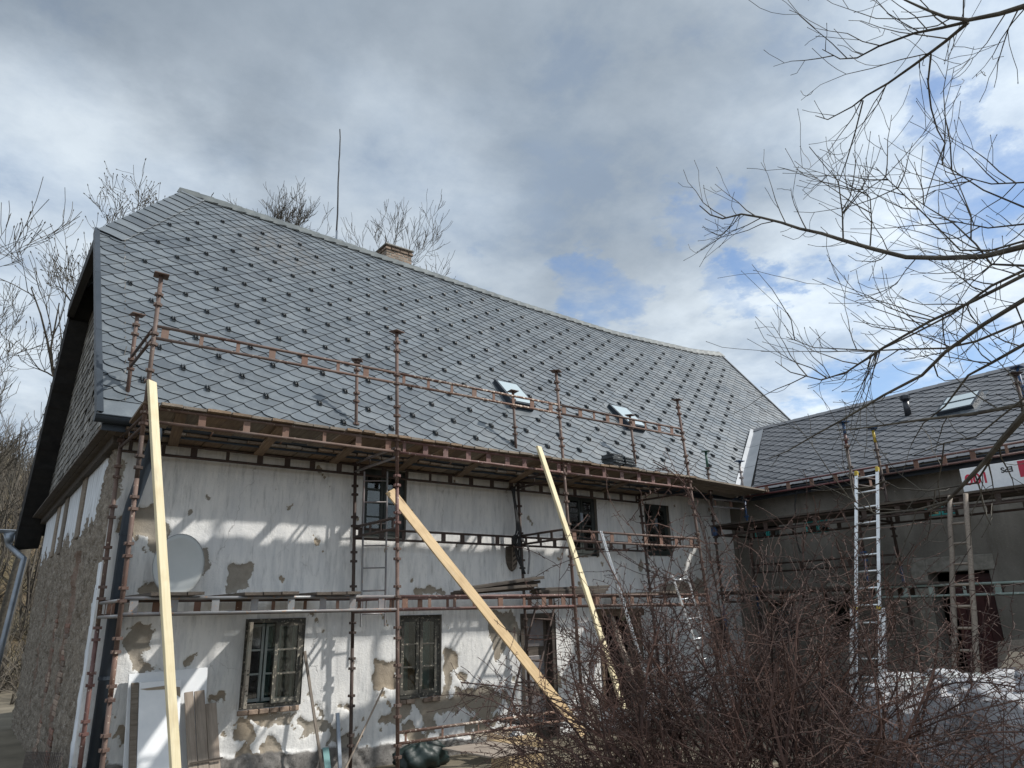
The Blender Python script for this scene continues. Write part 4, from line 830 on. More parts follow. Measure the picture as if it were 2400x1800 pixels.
# wing roof
wroof = empty('roof', None, None); place(wroof, wing, Matrix.Translation(wp(-9.5, 0)))
uL0, uL1 = -9.68, -11.54; UR2 = 1.5
MB().add([wp(-10.3, 0), wp(UR2, 0), wp(UR2, LW), wp(-12.3, LW)], [(0, 1, 2, 3)]).build('roof_boarding', 'blacktar', wroof)
hull = [(uL0, 0.28), (UR2, 0.28), (UR2, LW - 0.02), (uL1, LW - 0.02)]
rs = wing_uv((2252, 951)); WSL = (rs[0] - 0.36, rs[0] + 0.36, rs[1] - 0.42, rs[1] + 0.42)
slated(wroof, hull, AV * 1.06, BV * 1.06, wp, 'slate_wing', [WSL], (-11.8, UR2), (0.28, LW), (-8.0, 0.4), 300)
x = uL0 - 0.02
while x < UR2:
    MB().prism([wp(x - 0.02, -0.03, 0.034), wp(x + 0.2, -0.03, 0.03), wp(x + 0.29, 0.02, 0.03), wp(x + 0.31, 0.16, 0.024), wp(x + 0.25, 0.36, 0.016), wp(x - 0.02, 0.36, 0.016)], wp(0, 0, -0.01) - wp(0, 0, 0)).build('eave_slate', 'slate_wing', wroof); x += 0.3
x = -12.0
while x < UR2:
    MB().prism([wp(x, LW - 0.2, 0.05), wp(x + 0.37, LW - 0.2, 0.042), wp(x + 0.37, LW + 0.03, 0.042), wp(x, LW + 0.03, 0.05)], wp(0, 0, -0.012) - wp(0, 0, 0)).build('ridge_slate', 'slate_wing', wroof); x += 0.35
MB().add([(RX, -UR2, RZ), (RX, 13.0, RZ), (2 * RX - EX, 13.0, EZ), (2 * RX - EX, -UR2, EZ)], [(0, 1, 2, 3)]).build('back_slope', 'slate_wing', wroof)
# valley flashing between the two roofs: a broad folded sheet with seams
def vl(t): x = EX + 0.025 + (RX - EX - 0.025) * t; z = EZ + math.tan(WA) * (x - EX); return Vector((x, YE + (z - ZE) / math.tan(ANG), z))
for i in range(3):
    t0, t1 = i / 3 - (0.03 if i == 0 else 0), (i + 1) / 3 - 0.004; rows = []
    for t_ in (t0, t1):
        v = vl(t_); rows.append([v + Vector((-0.2, 0, 0)) + (rp(0, 0, 0.045) - rp(0, 0)), v + Vector((0, -0.02, 0.03)), v + Vector((0, -0.36, 0)) + (wp(0, 0, 0.045) - wp(0, 0))])
    MB().add(rows[0] + rows[1], [(0, 1, 4, 3), (1, 2, 5, 4)]).build('valley_flashing', 'flashing', wroof)
skylight(wing, wp, WSL, tilt=0.02, mullion=True)
vu = wing_uv((2130, 975)); vt = wp(vu[0], vu[1], 0.02); vb = MB().tube([vt, vt + Vector((0, 0, 0.34))], 0.07, 12); vb.build('roof_vent', 'black_plastic', wing, smooth=True)
MB().tube([vt + Vector((0, 0, 0.34)), vt + Vector((0, 0, 0.37)), vt + Vector((0, 0, 0.45)), vt + Vector((0, 0, 0.48))], [0.075, 0.11, 0.11, 0.06], 12).build('vent_cap', 'black_plastic', wing)
half_pipe((EX - 0.08, 9.75, EZ - 0.06), (EX - 0.08, -1.5, EZ - 0.06), 0.08).build('gutter', 'anthracite', wing)
MB().box((EX - 0.0, -1.5, EZ - 0.2), (EX + 0.02, 9.9, EZ - 0.02)).build('fascia', 'anthracite', wing)
MB().box((EX + 0.03, -1.5, EZ - 0.12), (XW, 10.4, EZ - 0.09)).build('eave_soffit', 'wood_dark', wing)

# ================================================================== scaffolds
def coupler_mesh(mname):
    k = ('coupler', mname)
    if k not in _mesh_cache:
        m = MB().box((-0.047, -0.026, -0.017), (0.047, 0.026, 0.017)).box((-0.024, -0.048, -0.0165), (0.024, 0.048, 0.0165)).mesh('coupler'); m.materials.append(MATS[mname]); _mesh_cache[k] = m
    return _mesh_cache[k]
def plate_mesh(mname):
    k = ('plate', mname)
    if k not in _mesh_cache:
        m = MB().box((-0.085, -0.085, 0), (0.085, 0.085, 0.012)).mesh('end_plate'); m.materials.append(MATS[mname]); _mesh_cache[k] = m
    return _mesh_cache[k]
def standard(parent, top, foot, material, z_step=0.5, plate=True, r=0.026, z_from=None, segs=None):
    """upright tube with pairs of welded cups and a foot plate turned upwards; segs: [(z_low, material)] painted lengths"""
    top = Vector(top); foot = Vector(foot); first = None; cuts = sorted([(foot.z, material)] + (segs or [])); cuts.append((top.z, None))
    at = lambda z: foot.lerp(top, (z - foot.z) / (top.z - foot.z))
    for i in range(len(cuts) - 1):
        o = pipe('standard', at(cuts[i][0]), at(cuts[i + 1][0]), r, cuts[i][1], parent if first is None else parent); first = first or o
    z = foot.z + 0.35; k = 0
    while z < top.z - 0.1:
        mt = [c[1] for c in cuts[:-1] if c[0] <= z][-1]
        z += random.uniform(-0.03, 0.03)
        for dz in (0, 0.135): link('coupler', coupler_mesh(mt), None, first, m=Matrix.Translation(at(z + dz)) @ Matrix.Rotation(0.12 * random.uniform(-1, 1), 4, 'Z'))
        z += z_step; k += 1
    if plate: link('end_plate', plate_mesh(cuts[-2][1]), None, first, m=Matrix.Translation(top) @ Matrix.Rotation(random.uniform(0, 1.5), 4, 'Z') @ Matrix.Rotation(0.06, 4, 'X'))
    return at
def ledger(parent, p, q, dz, tube_m, plate_m, spacing=0.42, pw=0.085, r=0.0195, skip=0.12, seed=0, jit=0.09):
    """ladder beam: two tubes joined by flat spacer plates"""
    p = Vector(p); q = Vector(q); d = q - p; L = d.length; d.normalize(); rd = random.Random(seed + int(L * 100))
    t = pipe('ledger', p, q, r, tube_m, parent); dn = Vector((0, 0, -dz))
    pipe('lower_tube', p + dn, q + dn, r, tube_m, t)
    x = skip
    while x < L - 0.06:
        w_ = pw * rd.choice((0.55, 1, 1, 1, 1)); key = ('spacer', round(w_, 3), round(dz, 3), plate_m)
        if key not in _mesh_cache:
            m = MB().box((-w_ / 2, -0.004, -dz + r * 0.6), (w_ / 2, 0.004, -r * 0.6)).mesh('spacer_plate'); m.materials.append(MATS[plate_m]); _mesh_cache[key] = m
        c = p + d * x; fr = frame_of(p, q); fr.translation = c; link('spacer_plate', _mesh_cache[key], None, t, m=fr)
        x += spacing * (1 + rd.uniform(-jit, jit))
    return t
YO, YI = 9.0, 10.3
sc = empty('scaffold', 'rusty brown tube scaffold with plank deck standing along the whitewashed front wall', 'scaffold', (6.3, 9.6, ZG))
def ext(a, b, z): a, b = Vector(a), Vector(b); return a.lerp(b, (z - a.z) / (b.z - a.z))
def post(parent, t_px, b_px, y, material, foot=None, **kw):
    a = P(*t_px, 'y', y); b_ = P(*b_px, 'y', y); f = ext(a, b_, ZG if foot is None else foot); return standard(parent, a, f, material, **kw)
O1 = post(sc, (378, 647), (239, 1797), YO, 'rust', segs=[(0.9, 'rust_flaky'), (1.3, 'rust'), (3.2, 'rust_dark'), (3.7, 'rust')]); O2 = post(sc, (930, 779), (932, 1800), YO, 'rust', segs=[(2.6, 'rust_red'), (3.4, 'rust')]); O3 = post(sc, (1303, 871), (1353, 1495), YO, 'rust'); O4 = post(sc, (1587, 938), (1657, 1397), YO, 'rust')
I1 = post(sc, (322, 739), (187, 1795), YI, 'rust_red', segs=[(1.6, 'rust'), (3.95, 'tube_grey'), (4.35, 'rust')]); I2 = post(sc, (837, 845), (821, 1795), YI, 'rust_dark', segs=[(1.2, 'rust_dark'), (4.1, 'rust')]); I3 = post(sc, (1202, 918), (1230, 1431), YI, 'rust_dark', segs=[(4.1, 'rust')]); I4 = post(sc, (1476, 974), (1524, 1386), YI, 'rust_dark', segs=[(4.1, 'rust')])
ZC, ZGd, ZA, DZ = 4.05, 5.075, 1.888, 0.165
for i, (a, b_) in enumerate(((O1, O2), (O2, O3), (O3, O4))):
    ledger(sc, a(ZGd), b_(ZGd), 0.155, ('rust', 'rust_flaky', 'rust')[i], 'rust_plate', (0.46, 0.40, 0.36)[i], seed=i)
    ledger(sc, a(ZC), b_(ZC), DZ, ('rust', 'rust_red', 'rust_red')[i], ('rust_plate', 'rust_red', 'rust_red')[i], (0.5, 0.38, 0.42)[i], seed=5 + i)
    ledger(sc, a(ZA), b_(ZA), DZ, ('tube_grey', 'rust_red', 'rust')[i], ('tube_grey', 'rust_plate', 'rust_plate')[i], 0.42, seed=9 + i)
for i, (a, b_) in enumerate(((I1, I2), (I2, I3), (I3, I4))):
    ledger(sc, a(ZC - 0.13), b_(ZC - 0.13), 0.15, 'rust_dark', 'rust_dark', 0.42, seed=12 + i); ledger(sc, a(ZA), b_(ZA), DZ, ('rust_dark', 'rust_red', 'rust')[i], 'rust_plate', 0.5, seed=15 + i)
    if i: ledger(sc, a(2.93), b_(2.93), 0.15, 'rust_dark', 'rust_dark', 0.36, seed=18 + i)
ledger(sc, O3(2.92), O4(2.92), DZ, 'rust', 'rust_plate', 0.42, seed=31)
ledger(sc, O2(0.2), O3(0.2), 0.13, 'rust_flaky', 'rust_plate', 0.6, pw=0.03, seed=33)
for i, (a, b_) in enumerate(((O1, I1), (O2, I2), (O3, I3), (O4, I4))):           # crosswise beams
    ledger(sc, a(ZA - 0.02), b_(ZA - 0.02), DZ, ('tube_grey', 'rust_red', 'rust_dark', 'rust')[i], 'rust_dark', 0.4, pw=0.02, seed=40 + i)
    ledger(sc, a(ZC - 0.1), b_(ZC - 0.1), 0.14, ('rust_dark', 'tube_grey', 'rust_dark', 'rust_dark')[i], 'rust_dark', 0.35, pw=0.02, seed=44 + i)
    if i: ledger(sc, a(2.95), b_(2.95), 0.15, 'rust_dark', 'rust_dark', 0.33, pw=0.06, seed=50 + i)
ledger(sc, O1(ZGd), I1(ZGd), 0.15, 'rust_dark', 'rust_dark', 0.3, pw=0.02, seed=61)
# deck boards lie across; the inner ends stop short of the wall
x = O1(ZC).x - 0.05; rdk = random.Random(3); zin = ZC - 0.13
def dz_(y): return ZC + 0.038 + (zin - ZC) * (y - YO) / (YI - YO)      # boards drop slightly towards the wall
while x < O4(ZC).x + 0.08:
    w_ = rdk.uniform(0.17, 0.3); gap = rdk.choice((0.008, 0.012, 0.03)); e = rdk.choice((0, 0, 0.008)); mm = rdk.choice(('wood_deck', 'wood_deck', 'wood_old'))
    for y0, y1 in ((YO - 0.07 + rdk.uniform(-0.025, 0.02), 9.71 + rdk.uniform(-0.03, 0.03)), (9.92 + rdk.uniform(-0.02, 0.02), YI + 0.09)):
        member('deck_board', (x + w_ / 2, y0, dz_(y0) + e), (x + w_ / 2 - 0.01, y1, dz_(y1) + e), w_ - gap, 0.034, mm, sc)
    x += w_
for xx in np.arange(1.9, 11.0, 1.15): member('bearer', (xx + rdk.uniform(-0.1, 0.1), YO + 0.03, dz_(YO) - 0.045), (xx + 0.12, YI, dz_(YI) - 0.045), 0.13, 0.03, 'wood_deck', sc)
for a, b_ in (((347, 1394), (474, 1395)), ((565, 1395), (694, 1395)), ((733, 1396), (838, 1393))):      # loose boards on the lower lift
    xa, xb = P(*a, 'y', YO).x, P(*b_, 'y', YO).x; n = 3
    for i in range(n): member('deck_board', (xa + (xb - xa) * (i + 0.5) / n, YO - 0.12, ZA + 0.04 + 0.004 * i), (xa + (xb - xa) * (i + 0.5) / n - 0.06, YI + 0.1, ZA + 0.042), (xb - xa) / n - 0.012, 0.034, 'wood_dark', sc)
for xx in (10.15, 10.4): member('deck_board', (xx, YO - 0.1, ZA + 0.04), (xx, YI + 0.05, ZA + 0.04), 0.22, 0.034, 'wood_old', sc)

# scaffold in front of the wing, painted in patches of blue, green, red and yellow
ws = empty('scaffold', 'dark tube scaffold with blue and green painted posts standing before the grey wing', 'scaffold', (13.1, 7.0, ZG))
XO, XI = 12.6, 13.7
def xpost(t_px, b_px, x, material, **kw):
    a = P(*t_px, 'x', x); b_ = P(*b_px, 'x', x); return standard(ws, a, ext(a, b_, ZG), material, **kw)
WAo = xpost((1654, 1059), (1696, 1428), XO, 'rust_dark', segs=[(1.2, 'blue_paint'), (1.7, 'rust_dark'), (4.5, 'green_paint')]); WBi = xpost((1733, 1082), (1772, 1380), XI, 'rust_dark', segs=[(1.5, 'blue_paint'), (1.95, 'rust_dark'), (3.3, 'blue_paint'), (3.9, 'tube_grey'), (4.75, 'blue_paint')])
WCo = xpost((1976, 991), (2028, 1320), XO, 'rust_dark', segs=[(1.9, 'blue_paint'), (2.4, 'rust_dark'), (4.35, 'rust'), (4.45, 'red_paint'), (4.62, 'blue_paint')]); WDi = xpost((2045, 1005), (2135, 1447), XI, 'rust_dark', segs=[(1.75, 'blue_paint'), (2.3, 'rust_dark'), (4.6, 'yellow_paint'), (4.85, 'blue_paint')])
WEi = xpost((2384, 862), (2420, 1000), XI, 'rust_dark', segs=[(4.5, 'blue_paint')]); ye_ = WEi(3).y; WEo = standard(ws, (XO, ye_ - 0.25, 5.0), (XO, ye_ - 0.25, ZG), 'rust_dark')
def zpx(q, x): return P(*q, 'x', x).z
zg = zpx((1990, 1105), XI); zdk = zpx((1800, 1222), XO); zl = zpx((1773, 1324), XI); za2 = zpx((1750, 1390), XO)
for i, (a, b_) in enumerate(((WBi, WDi), (WDi, WEi))):
    ledger(ws, a(zg), b_(zg), 0.17, ('red_paint', 'rust_red')[i], 'rust_plate', 0.5, seed=70 + i); ledger(ws, a(zdk - 0.02), b_(zdk - 0.02), 0.16, 'rust_dark', 'rust_dark', 0.5, seed=72 + i)
    ledger(ws, a(za2), b_(za2), 0.16, 'rust_dark', 'rust_dark', 0.5, seed=75 + i)
for i, (a, b_) in enumerate(((WAo, WCo), (WCo, WEo))):
    ledger(ws, a(zdk), b_(zdk), 0.17, 'rust_dark', 'rust_dark', 0.55, seed=78 + i); ledger(ws, a(za2), b_(za2), 0.16, ('rust_dark', 'pale_green_tube')[i], ('rust_dark', 'pale_green_tube')[i], 0.45, seed=80 + i)
ledger(ws, WBi(zl), WDi(zl), 0.16, 'rust_dark', 'rust_dark', 0.5, seed=85)
for a, b_, mm in ((WAo, WBi, 'tube_grey'), (WCo, WDi, 'rust_dark'), (WEo, WEi, 'rust_dark')):
    ledger(ws, a(zdk + 0.62), b_(zdk + 0.62), 0.16, mm, 'rust_plate', 0.5, seed=88); ledger(ws, a(zdk), b_(zdk), 0.15, 'rust_dark', 'rust_dark', 0.5, pw=0.03, seed=90); ledger(ws, a(za2), b_(za2), 0.15, 'rust_dark', 'rust_dark', 0.5, seed=92)
MB().box((XO - 0.05, WAo(zdk).y - 0.06, zdk - 0.16), (XO + 0.06, WAo(zdk).y + 0.06, zdk + 0.02)).build('bracket', 'blue_paint', ws, bevel=0.01)
ya, yb = WEo(zdk).y - 0.3, WAo(zdk).y + 0.05
for i in range(5): 
    for a, b_ in ((ya, (ya + yb) / 2 - 0.2), ((ya + yb) / 2 - 0.19, yb)): member('deck_plank', (XO + 0.02 + i * 0.225, a, zdk + 0.042 + 0.003 * (i % 2)), (XO + 0.03 + i * 0.225, b_, zdk + 0.042), 0.21, 0.036, 'wood_dark', ws)
# platform that closes the corner between the two scaffolds, level with the eaves
for i in range(6): member('deck_plank', (10.95 + 0.04 * (i % 3), 9.02 + i * 0.17, 4.10 + 0.004 * (i % 2)), (13.75 + 0.05 * (i % 2), 9.02 + i * 0.17, 4.03), 0.16, 0.034, 'wood_old', ws)
for i in range(5):
    member('deck_plank', (XO + 0.06 + i * 0.22, ya + 2, za2 + 0.04), (XO + 0.06 + i * 0.22, yb, za2 + 0.04), 0.2, 0.034, 'wood_dark', ws)

# ================================================================== things on and around the scaffolds
def thing(name, label, cat, loc, group=None): return empty(name, label, cat, loc, group)
def board(name, p, q, w_, h_, material, up):    # a sawn board: slightly bowed and twisted, ends not square
    L = (Vector(q) - Vector(p)).length; n = 14; vs = []; rr = random.Random(int(L * 1000)); b1_, b2_ = rr.uniform(0.008, 0.02), rr.uniform(-0.015, 0.015)
    for i in range(n + 1):
        t = i / n; x = L * t; oy = b2_ * math.sin(math.pi * t) + rr.uniform(-0.0015, 0.0015); oz = b1_ * math.sin(math.pi * t * 1.3); tw_ = 0.06 * (t - 0.5)
        for cy, cz in ((-1, -1), (1, -1), (1, 1), (-1, 1)):
            y_, z_ = cy * w_ / 2, cz * h_ / 2; vs.append((x + (0.012 * cy if i in (0, n) else 0), oy + y_ * math.cos(tw_) - z_ * math.sin(tw_), oz + y_ * math.sin(tw_) + z_ * math.cos(tw_)))
    fs = [(4 * i + k, 4 * i + (k + 1) % 4, 4 * i + 4 + (k + 1) % 4, 4 * i + 4 + k) for i in range(n) for k in range(4)] + [(3, 2, 1, 0), tuple(4 * n + k for k in range(4))]
    return link(name, MB().add(vs, fs).mesh(name), material, None, bevel=0.004, m=frame_of(p, q, up))
def solid(o, label, cat, group=None): return tag(o, label, cat, group)
def at_y(q, y): return P(q[0], q[1], 'y', y)
# three long boards leaning on the scaffold
b1 = board('long_board', at_y((412, 1812), 8.25), at_y((357, 893), 8.9), 0.1, 0.045, 'wood_new', (0.35, -1, 0.1)); solid(b1, 'pale new board leaning upright against the leftmost scaffold post', 'board', 'boards leaning on the scaffold')
b2 = board('long_board', at_y((1368, 1722), 8.45), at_y((914, 1150), 9.12), 0.15, 0.03, 'wood_honey', (0, -1, 0.12)); solid(b2, 'wide honey-coloured board slanting steeply from the upper window down to the bush', 'board', 'boards leaning on the scaffold')
b3 = board('long_board', at_y((1462, 1662), 8.2), at_y((1263, 1046), 8.9), 0.095, 0.045, 'wood_new', (0.1, -1, 0.1)); solid(b3, 'pale yellow board leaning on the scaffold right of the slanting honey board', 'board', 'boards leaning on the scaffold')
al = MB(); p0, p1 = at_y((1530, 1640), 8.3), at_y((1406, 1245), 8.93); L = (p1 - p0).length
al.box((0, -0.025, -0.002), (L, 0.025, 0.002)).box((0, -0.025, 0.002), (L, -0.021, 0.03)).box((0, 0.021, 0.002), (L, 0.025, 0.03))
solid(link('metal_channel', al.mesh('metal_channel'), 'aluminium', None, m=frame_of(p0, p1, (0, -1, 0))), 'thin bright aluminium channel leaning on the middle rails beside the yellow board', 'channel')
# old planks piled on the lower lift
def plank_pile(spec, grp):
    for i, (q0, q1, ya, yb, th, lab) in enumerate(spec):
        o = member('loose_plank', at_y(q0, ya), at_y(q1, yb), 0.26, th + 0.014, 'wood_dark', None, up=(0.06 * (i % 3 - 1), 0, 1), bevel=0.004); solid(o, lab, 'plank', grp)
plank_pile([((1068, 1391), (1240, 1380), 9.35, 9.5, 0.035, 'lowest old plank of the fanned pile beside the slanting board'), ((1075, 1388), (1248, 1372), 9.25, 9.4, 0.035, 'second plank from the bottom of the fanned pile beside the slanting board'),
            ((1090, 1384), (1255, 1364), 9.4, 9.45, 0.03, 'second plank from the top of the fanned pile beside the slanting board'), ((1095, 1379), (1264, 1354), 9.3, 9.35, 0.03, 'topmost old plank of the fanned pile, its end pointing up right')], 'planks in the fanned pile')
plank_pile([((1258, 1391), (1408, 1388), 9.4, 9.4, 0.035, 'lowest plank of the neat stack behind the pale yellow board'), ((1252, 1387), (1414, 1382), 9.4, 9.4, 0.03, 'middle plank of the neat stack behind the pale yellow board'), ((1256, 1382), (1417, 1375), 9.42, 9.42, 0.03, 'top plank of the neat stack behind the pale yellow board')], 'planks in the neat stack')
# ladders
def ladder(name, label, bl, tl, br, tr, rw, rd, rung_r, n_r, rail_m, rung_m, round_rail=False, first=0.3):
    bl, tl, br, tr = map(Vector, (bl, tl, br, tr)); o = thing(name, label, 'ladder', bl); across = (br - bl).normalized(); nrm = across.cross(tl - bl).normalized()
    for a, c in ((bl, tl), (br, tr)):
        if round_rail:
            d = c - a; pts = [a + d * t + Vector((random.uniform(-1, 1), random.uniform(-1, 1), 0)) * 0.008 for t in np.linspace(0, 1, 9)]; MB().tube(pts, list(np.linspace(rw * 0.5, rw * 0.42, 9)), 8).build('rail', rail_m, o, smooth=True)
        else: member('rail', a, c, rd, rw, rail_m, o, up=across, bevel=0.003)
    for i in range(n_r):
        t = (i + first) / n_r
        if t > 0.985: continue
        a, c = bl.lerp(tl, t), br.lerp(tr, t); pipe('rung', a, c, rung_r, rung_m, o, 8)
    return o
ladder('steel_ladder', 'thin grey steel ladder hanging before the upper window between two posts', at_y((846, 1470), 10.17), at_y((854, 1105), 10.17), at_y((902, 1468), 10.17), at_y((908, 1105), 10.17), 0.024, 0.024, 0.011, 7, 'tube_grey', 'tube_grey', first=0.55)
ladder('steel_ladder', 'dark steel ladder leaning at a slant behind the honey-coloured board', at_y((1180, 1720), 9.5), at_y((1258, 1412), 10.05), at_y((1226, 1720), 9.5), at_y((1302, 1414), 10.05), 0.03, 0.03, 0.015, 6, 'rust_dark', 'rust_dark', first=0.15)
ladder('aluminium_ladder', 'short bright aluminium ladder poking out of the bush by the last rusty post', ext(at_y((1575, 1347), 8.85), at_y((1613, 1457), 8.7), ZG), at_y((1575, 1347), 8.85), ext(at_y((1609, 1344), 8.85), at_y((1651, 1484), 8.7), ZG), at_y((1609, 1344), 8.85), 0.06, 0.022, 0.014, 8, 'aluminium', 'aluminium', first=0.72)
def xat(q, x): return P(q[0], q[1], 'x', x)
def xl(qt, qb, xt, xb):       # rail from a top pixel through a lower pixel, run on to the ground
    a, c = xat(qt, xt), xat(qb, xb); return ext(a, c, ZG + 0.02), a
lb, lt = xl((2007, 1112), (2007, 1470), 12.42, 11.75); rb, rt = xl((2056, 1102), (2062, 1470), 12.42, 11.75)
la = ladder('extension_ladder', 'tall aluminium extension ladder with yellow fittings leaning on the wing scaffold', lb, lt, rb, rt, 0.055, 0.025, 0.016, 16, 'aluminium', 'aluminium', first=0.7)
for p in (lt, rt):
    member('rail_cap', p - Vector((0.0, 0, 0.03)), p + (p - (lb if p is lt else rb)).normalized() * 0.06, 0.07, 0.05, 'yellow_paint', la, up=(0, 1, 0), bevel=0.008)
for p, q in ((lb, lt), (rb, rt)): member('guide_clamp', p.lerp(q, 0.46), p.lerp(q, 0.475), 0.08, 0.06, 'yellow_paint', la, up=(0, 1, 0), bevel=0.006)
s0 = rb + Vector((-0.06, -0.10, 0)); s1 = rb.lerp(rt, 0.47) + Vector((-0.06, -0.10, 0)); member('lower_rail', s0, s1, 0.025, 0.06, 'aluminium', la, up=(0, 1, 0)); t0 = lb + Vector((-0.06, 0.04, 0)); member('lower_rail', t0, lb.lerp(lt, 0.47) + Vector((-0.06, 0.04, 0)), 0.025, 0.06, 'aluminium', la, up=(0, 1, 0))
lb, lt = xl((2226, 1162), (2238, 1540), 12.4, 11.9); rb, rt = xl((2264, 1157), (2289, 1540), 12.4, 11.9)
ladder('pole_ladder', 'old wooden pole ladder leaning before the dark red door', lb, lt, rb, rt, 0.085, 0.085, 0.02, 12, 'wood_grey', 'wood_grey', True, 0.55)
# satellite dish
dc = at_y((418, 1325), YF - 0.32); do = thing('satellite_dish', 'grey oval satellite dish mounted on the white wall behind the left board', 'satellite dish', (dc.x, YF, dc.z))
n, m_ = 28, 7; vs = [(0, 0.0, 0)]; fs = []; tw = Matrix.Translation(dc) @ Matrix.Rotation(R(-8), 4, 'Z') @ Matrix.Rotation(R(-6), 4, 'X')
for j in range(1, m_ + 1):
    for i in range(n): a = 2 * math.pi * i / n; rr = j / m_; vs.append((0.30 * rr * math.cos(a), -0.05 * rr * rr, 0.39 * rr * math.sin(a)))
fs += [(0, 1 + (i + 1) % n, 1 + i) for i in range(n)] + [(1 + (j - 1) * n + i, 1 + (j - 1) * n + (i + 1) % n, 1 + j * n + (i + 1) % n, 1 + j * n + i) for j in range(1, m_) for i in range(n)]
dm = MB().add([tw @ Vector(v) for v in vs], fs).build('reflector', 'dish', do, smooth=True); so = dm.modifiers.new('solid', 'SOLIDIFY'); so.thickness = 0.012
MB().tube([tw @ Vector((0.302 * math.cos(a), -0.05, 0.392 * math.sin(a))) for a in np.linspace(0, 2 * math.pi, 33)], 0.008, 6, False).build('rim', 'dish', do, smooth=True)
MB().tube([tw @ Vector((0, 0.02, 0)), (dc.x, YF - 0.1, dc.z - 0.05), (dc.x, YF, dc.z - 0.05)], 0.022, 8).build('wall_bracket', 'zinc', do)
# carved wooden shield and a hanging cable bundle
sh = at_y((1200, 1308), YF - 0.03); s0_ = thing('wooden_shield', 'dark weathered wooden shield with diagonal grooves hung on the white wall', 'shield', (sh.x, YF, sh.z - 0.22))
out = [(-0.125, 0.2), (-0.06, 0.205), (0, 0.225), (0.06, 0.205), (0.125, 0.2), (0.13, 0.02), (0.115, -0.1), (0.07, -0.19), (0, -0.235), (-0.07, -0.19), (-0.115, -0.1), (-0.13, 0.02)]
MB().prism([(sh.x + x, YF - 0.035, sh.z + z) for x, z in out], (0, 0.03, 0)).build('shield_board', 'wood_dark', s0_, bevel=0.006)
for i in range(4): z = sh.z + 0.10 - i * 0.085; member('shield_band', (sh.x + 0.005, YF - 0.042, z - 0.04), (sh.x + 0.105 - 0.012 * max(0, i - 1), YF - 0.042, z + 0.03), 0.034, 0.014, 'wood_grey', s0_, up=(0, -1, 0))
member('shield_band', (sh.x, YF - 0.043, sh.z - 0.2), (sh.x, YF - 0.043, sh.z + 0.19), 0.012, 0.014, 'wood_grey', s0_, up=(0, -1, 0))
def cable(mb, pts, r, n=5):
    P_ = [Vector(p) for p in pts]; q = []
    for i in range(len(P_) - 1):
        for t in np.linspace(0, 1, 5)[:-1]:
            a, b_, c, d = P_[max(i - 1, 0)], P_[i], P_[i + 1], P_[min(i + 2, len(P_) - 1)]
            q.append(0.5 * ((2 * b_) + (c - a) * t + (2 * a - 5 * b_ + 4 * c - d) * t * t + (3 * b_ - a - 3 * c + d) * t ** 3))
    mb.tube(q + [P_[-1]], r, n); return mb
cb = thing('cable_bundle', 'black cable bundle hanging down beside the wooden shield', 'cable', at_y((1215, 1345), 10.25))
for i in range(5):
    jx = lambda: random.uniform(-5, 5)
    cable(MB(), [at_y((1203 + jx(), 1140), 10.24), at_y((1206 + jx(), 1190), 10.24), at_y((1214 + jx(), 1235), 10.23), at_y((1211 + jx() * 2, 1262), 10.2), at_y((1216 + jx() * 1.6, 1300), 10.24), at_y((1229 + jx(), 1345), 10.26)], 0.014, 6).build('cable', 'cable', cb, smooth=True)
for i in range(3): MB().tube([at_y((1208 + 7 * math.cos(a) + i * 2, 1266 + 12 * math.sin(a) + 3 * i), 10.17) for a in np.linspace(0, 2 * math.pi, 17)], 0.013, 5, False).build('cable_loop', 'cable', cb, smooth=True)
cable(MB(), [at_y((1222, 1262), 10.2), at_y((1240, 1290), 10.2), at_y((1238, 1345), 10.2)], 0.018, 6).build('cable', 'tube_grey', cb, smooth=True)
# black slates waiting on the deck
stk = at_y((1452, 1090), 9.25); zz0 = ZC + 0.06
for j, (dx, nm) in enumerate(((-0.16, 'left'), (0.16, 'right'))):
    so_ = thing('slate_stack', f'{nm} one of the two stacks of black spare slates on the top deck', 'slates', (stk.x + dx, 9.25, zz0), 'stacks of spare slates'); z = zz0
    for i in range(10 if j == 0 else 9):
        a = random.uniform(-0.25, 0.25); th = 0.03; mm = Matrix.Translation(Vector((stk.x + dx + random.uniform(-0.03, 0.03), 9.25 + random.uniform(-0.03, 0.03), z))) @ Matrix.Rotation(a, 4, 'Z')
        key = 'spare'; 
        if key not in _mesh_cache: _mesh_cache[key] = MB().prism([(-0.17, -0.14, 0), (0.12, -0.14, 0), (0.17, -0.08, 0), (0.17, 0.14, 0), (-0.17, 0.14, 0)], (0, 0, 0.026)).mesh('spare_slate'); _mesh_cache[key].materials.append(MATS['guard'])
        link('spare_slate', _mesh_cache[key], None, so_, m=mm); z += 0.0275
# round wicker plaque by the wooden-lintel opening
wk = at_y((1462, 1440), YF - 0.06); MB_ = MB(); n = 18
for j in range(6):
    rr = 0.105 * math.cos(j / 5 * math.pi / 2 * 0.96); yy = -0.06 * math.sin(j / 5 * math.pi / 2); 
    for i in range(n): a = 2 * math.pi * i / n; k = 1 + 0.05 * ((i + j) % 2); MB_.v.append((wk.x + rr * k * math.cos(a), wk.y + 0.05 + yy, wk.z + rr * k * 1.15 * math.sin(a)))
MB_.f += [(j * n + i, j * n + (i + 1) % n, (j + 1) * n + (i + 1) % n, (j + 1) * n + i) for j in range(5) for i in range(n)] + [tuple(5 * n + i for i in range(n))]
solid(MB_.build('wicker_plaque', 'wicker', None), 'round straw-coloured wicker plaque on the wall left of the wooden lintel', 'plaque')
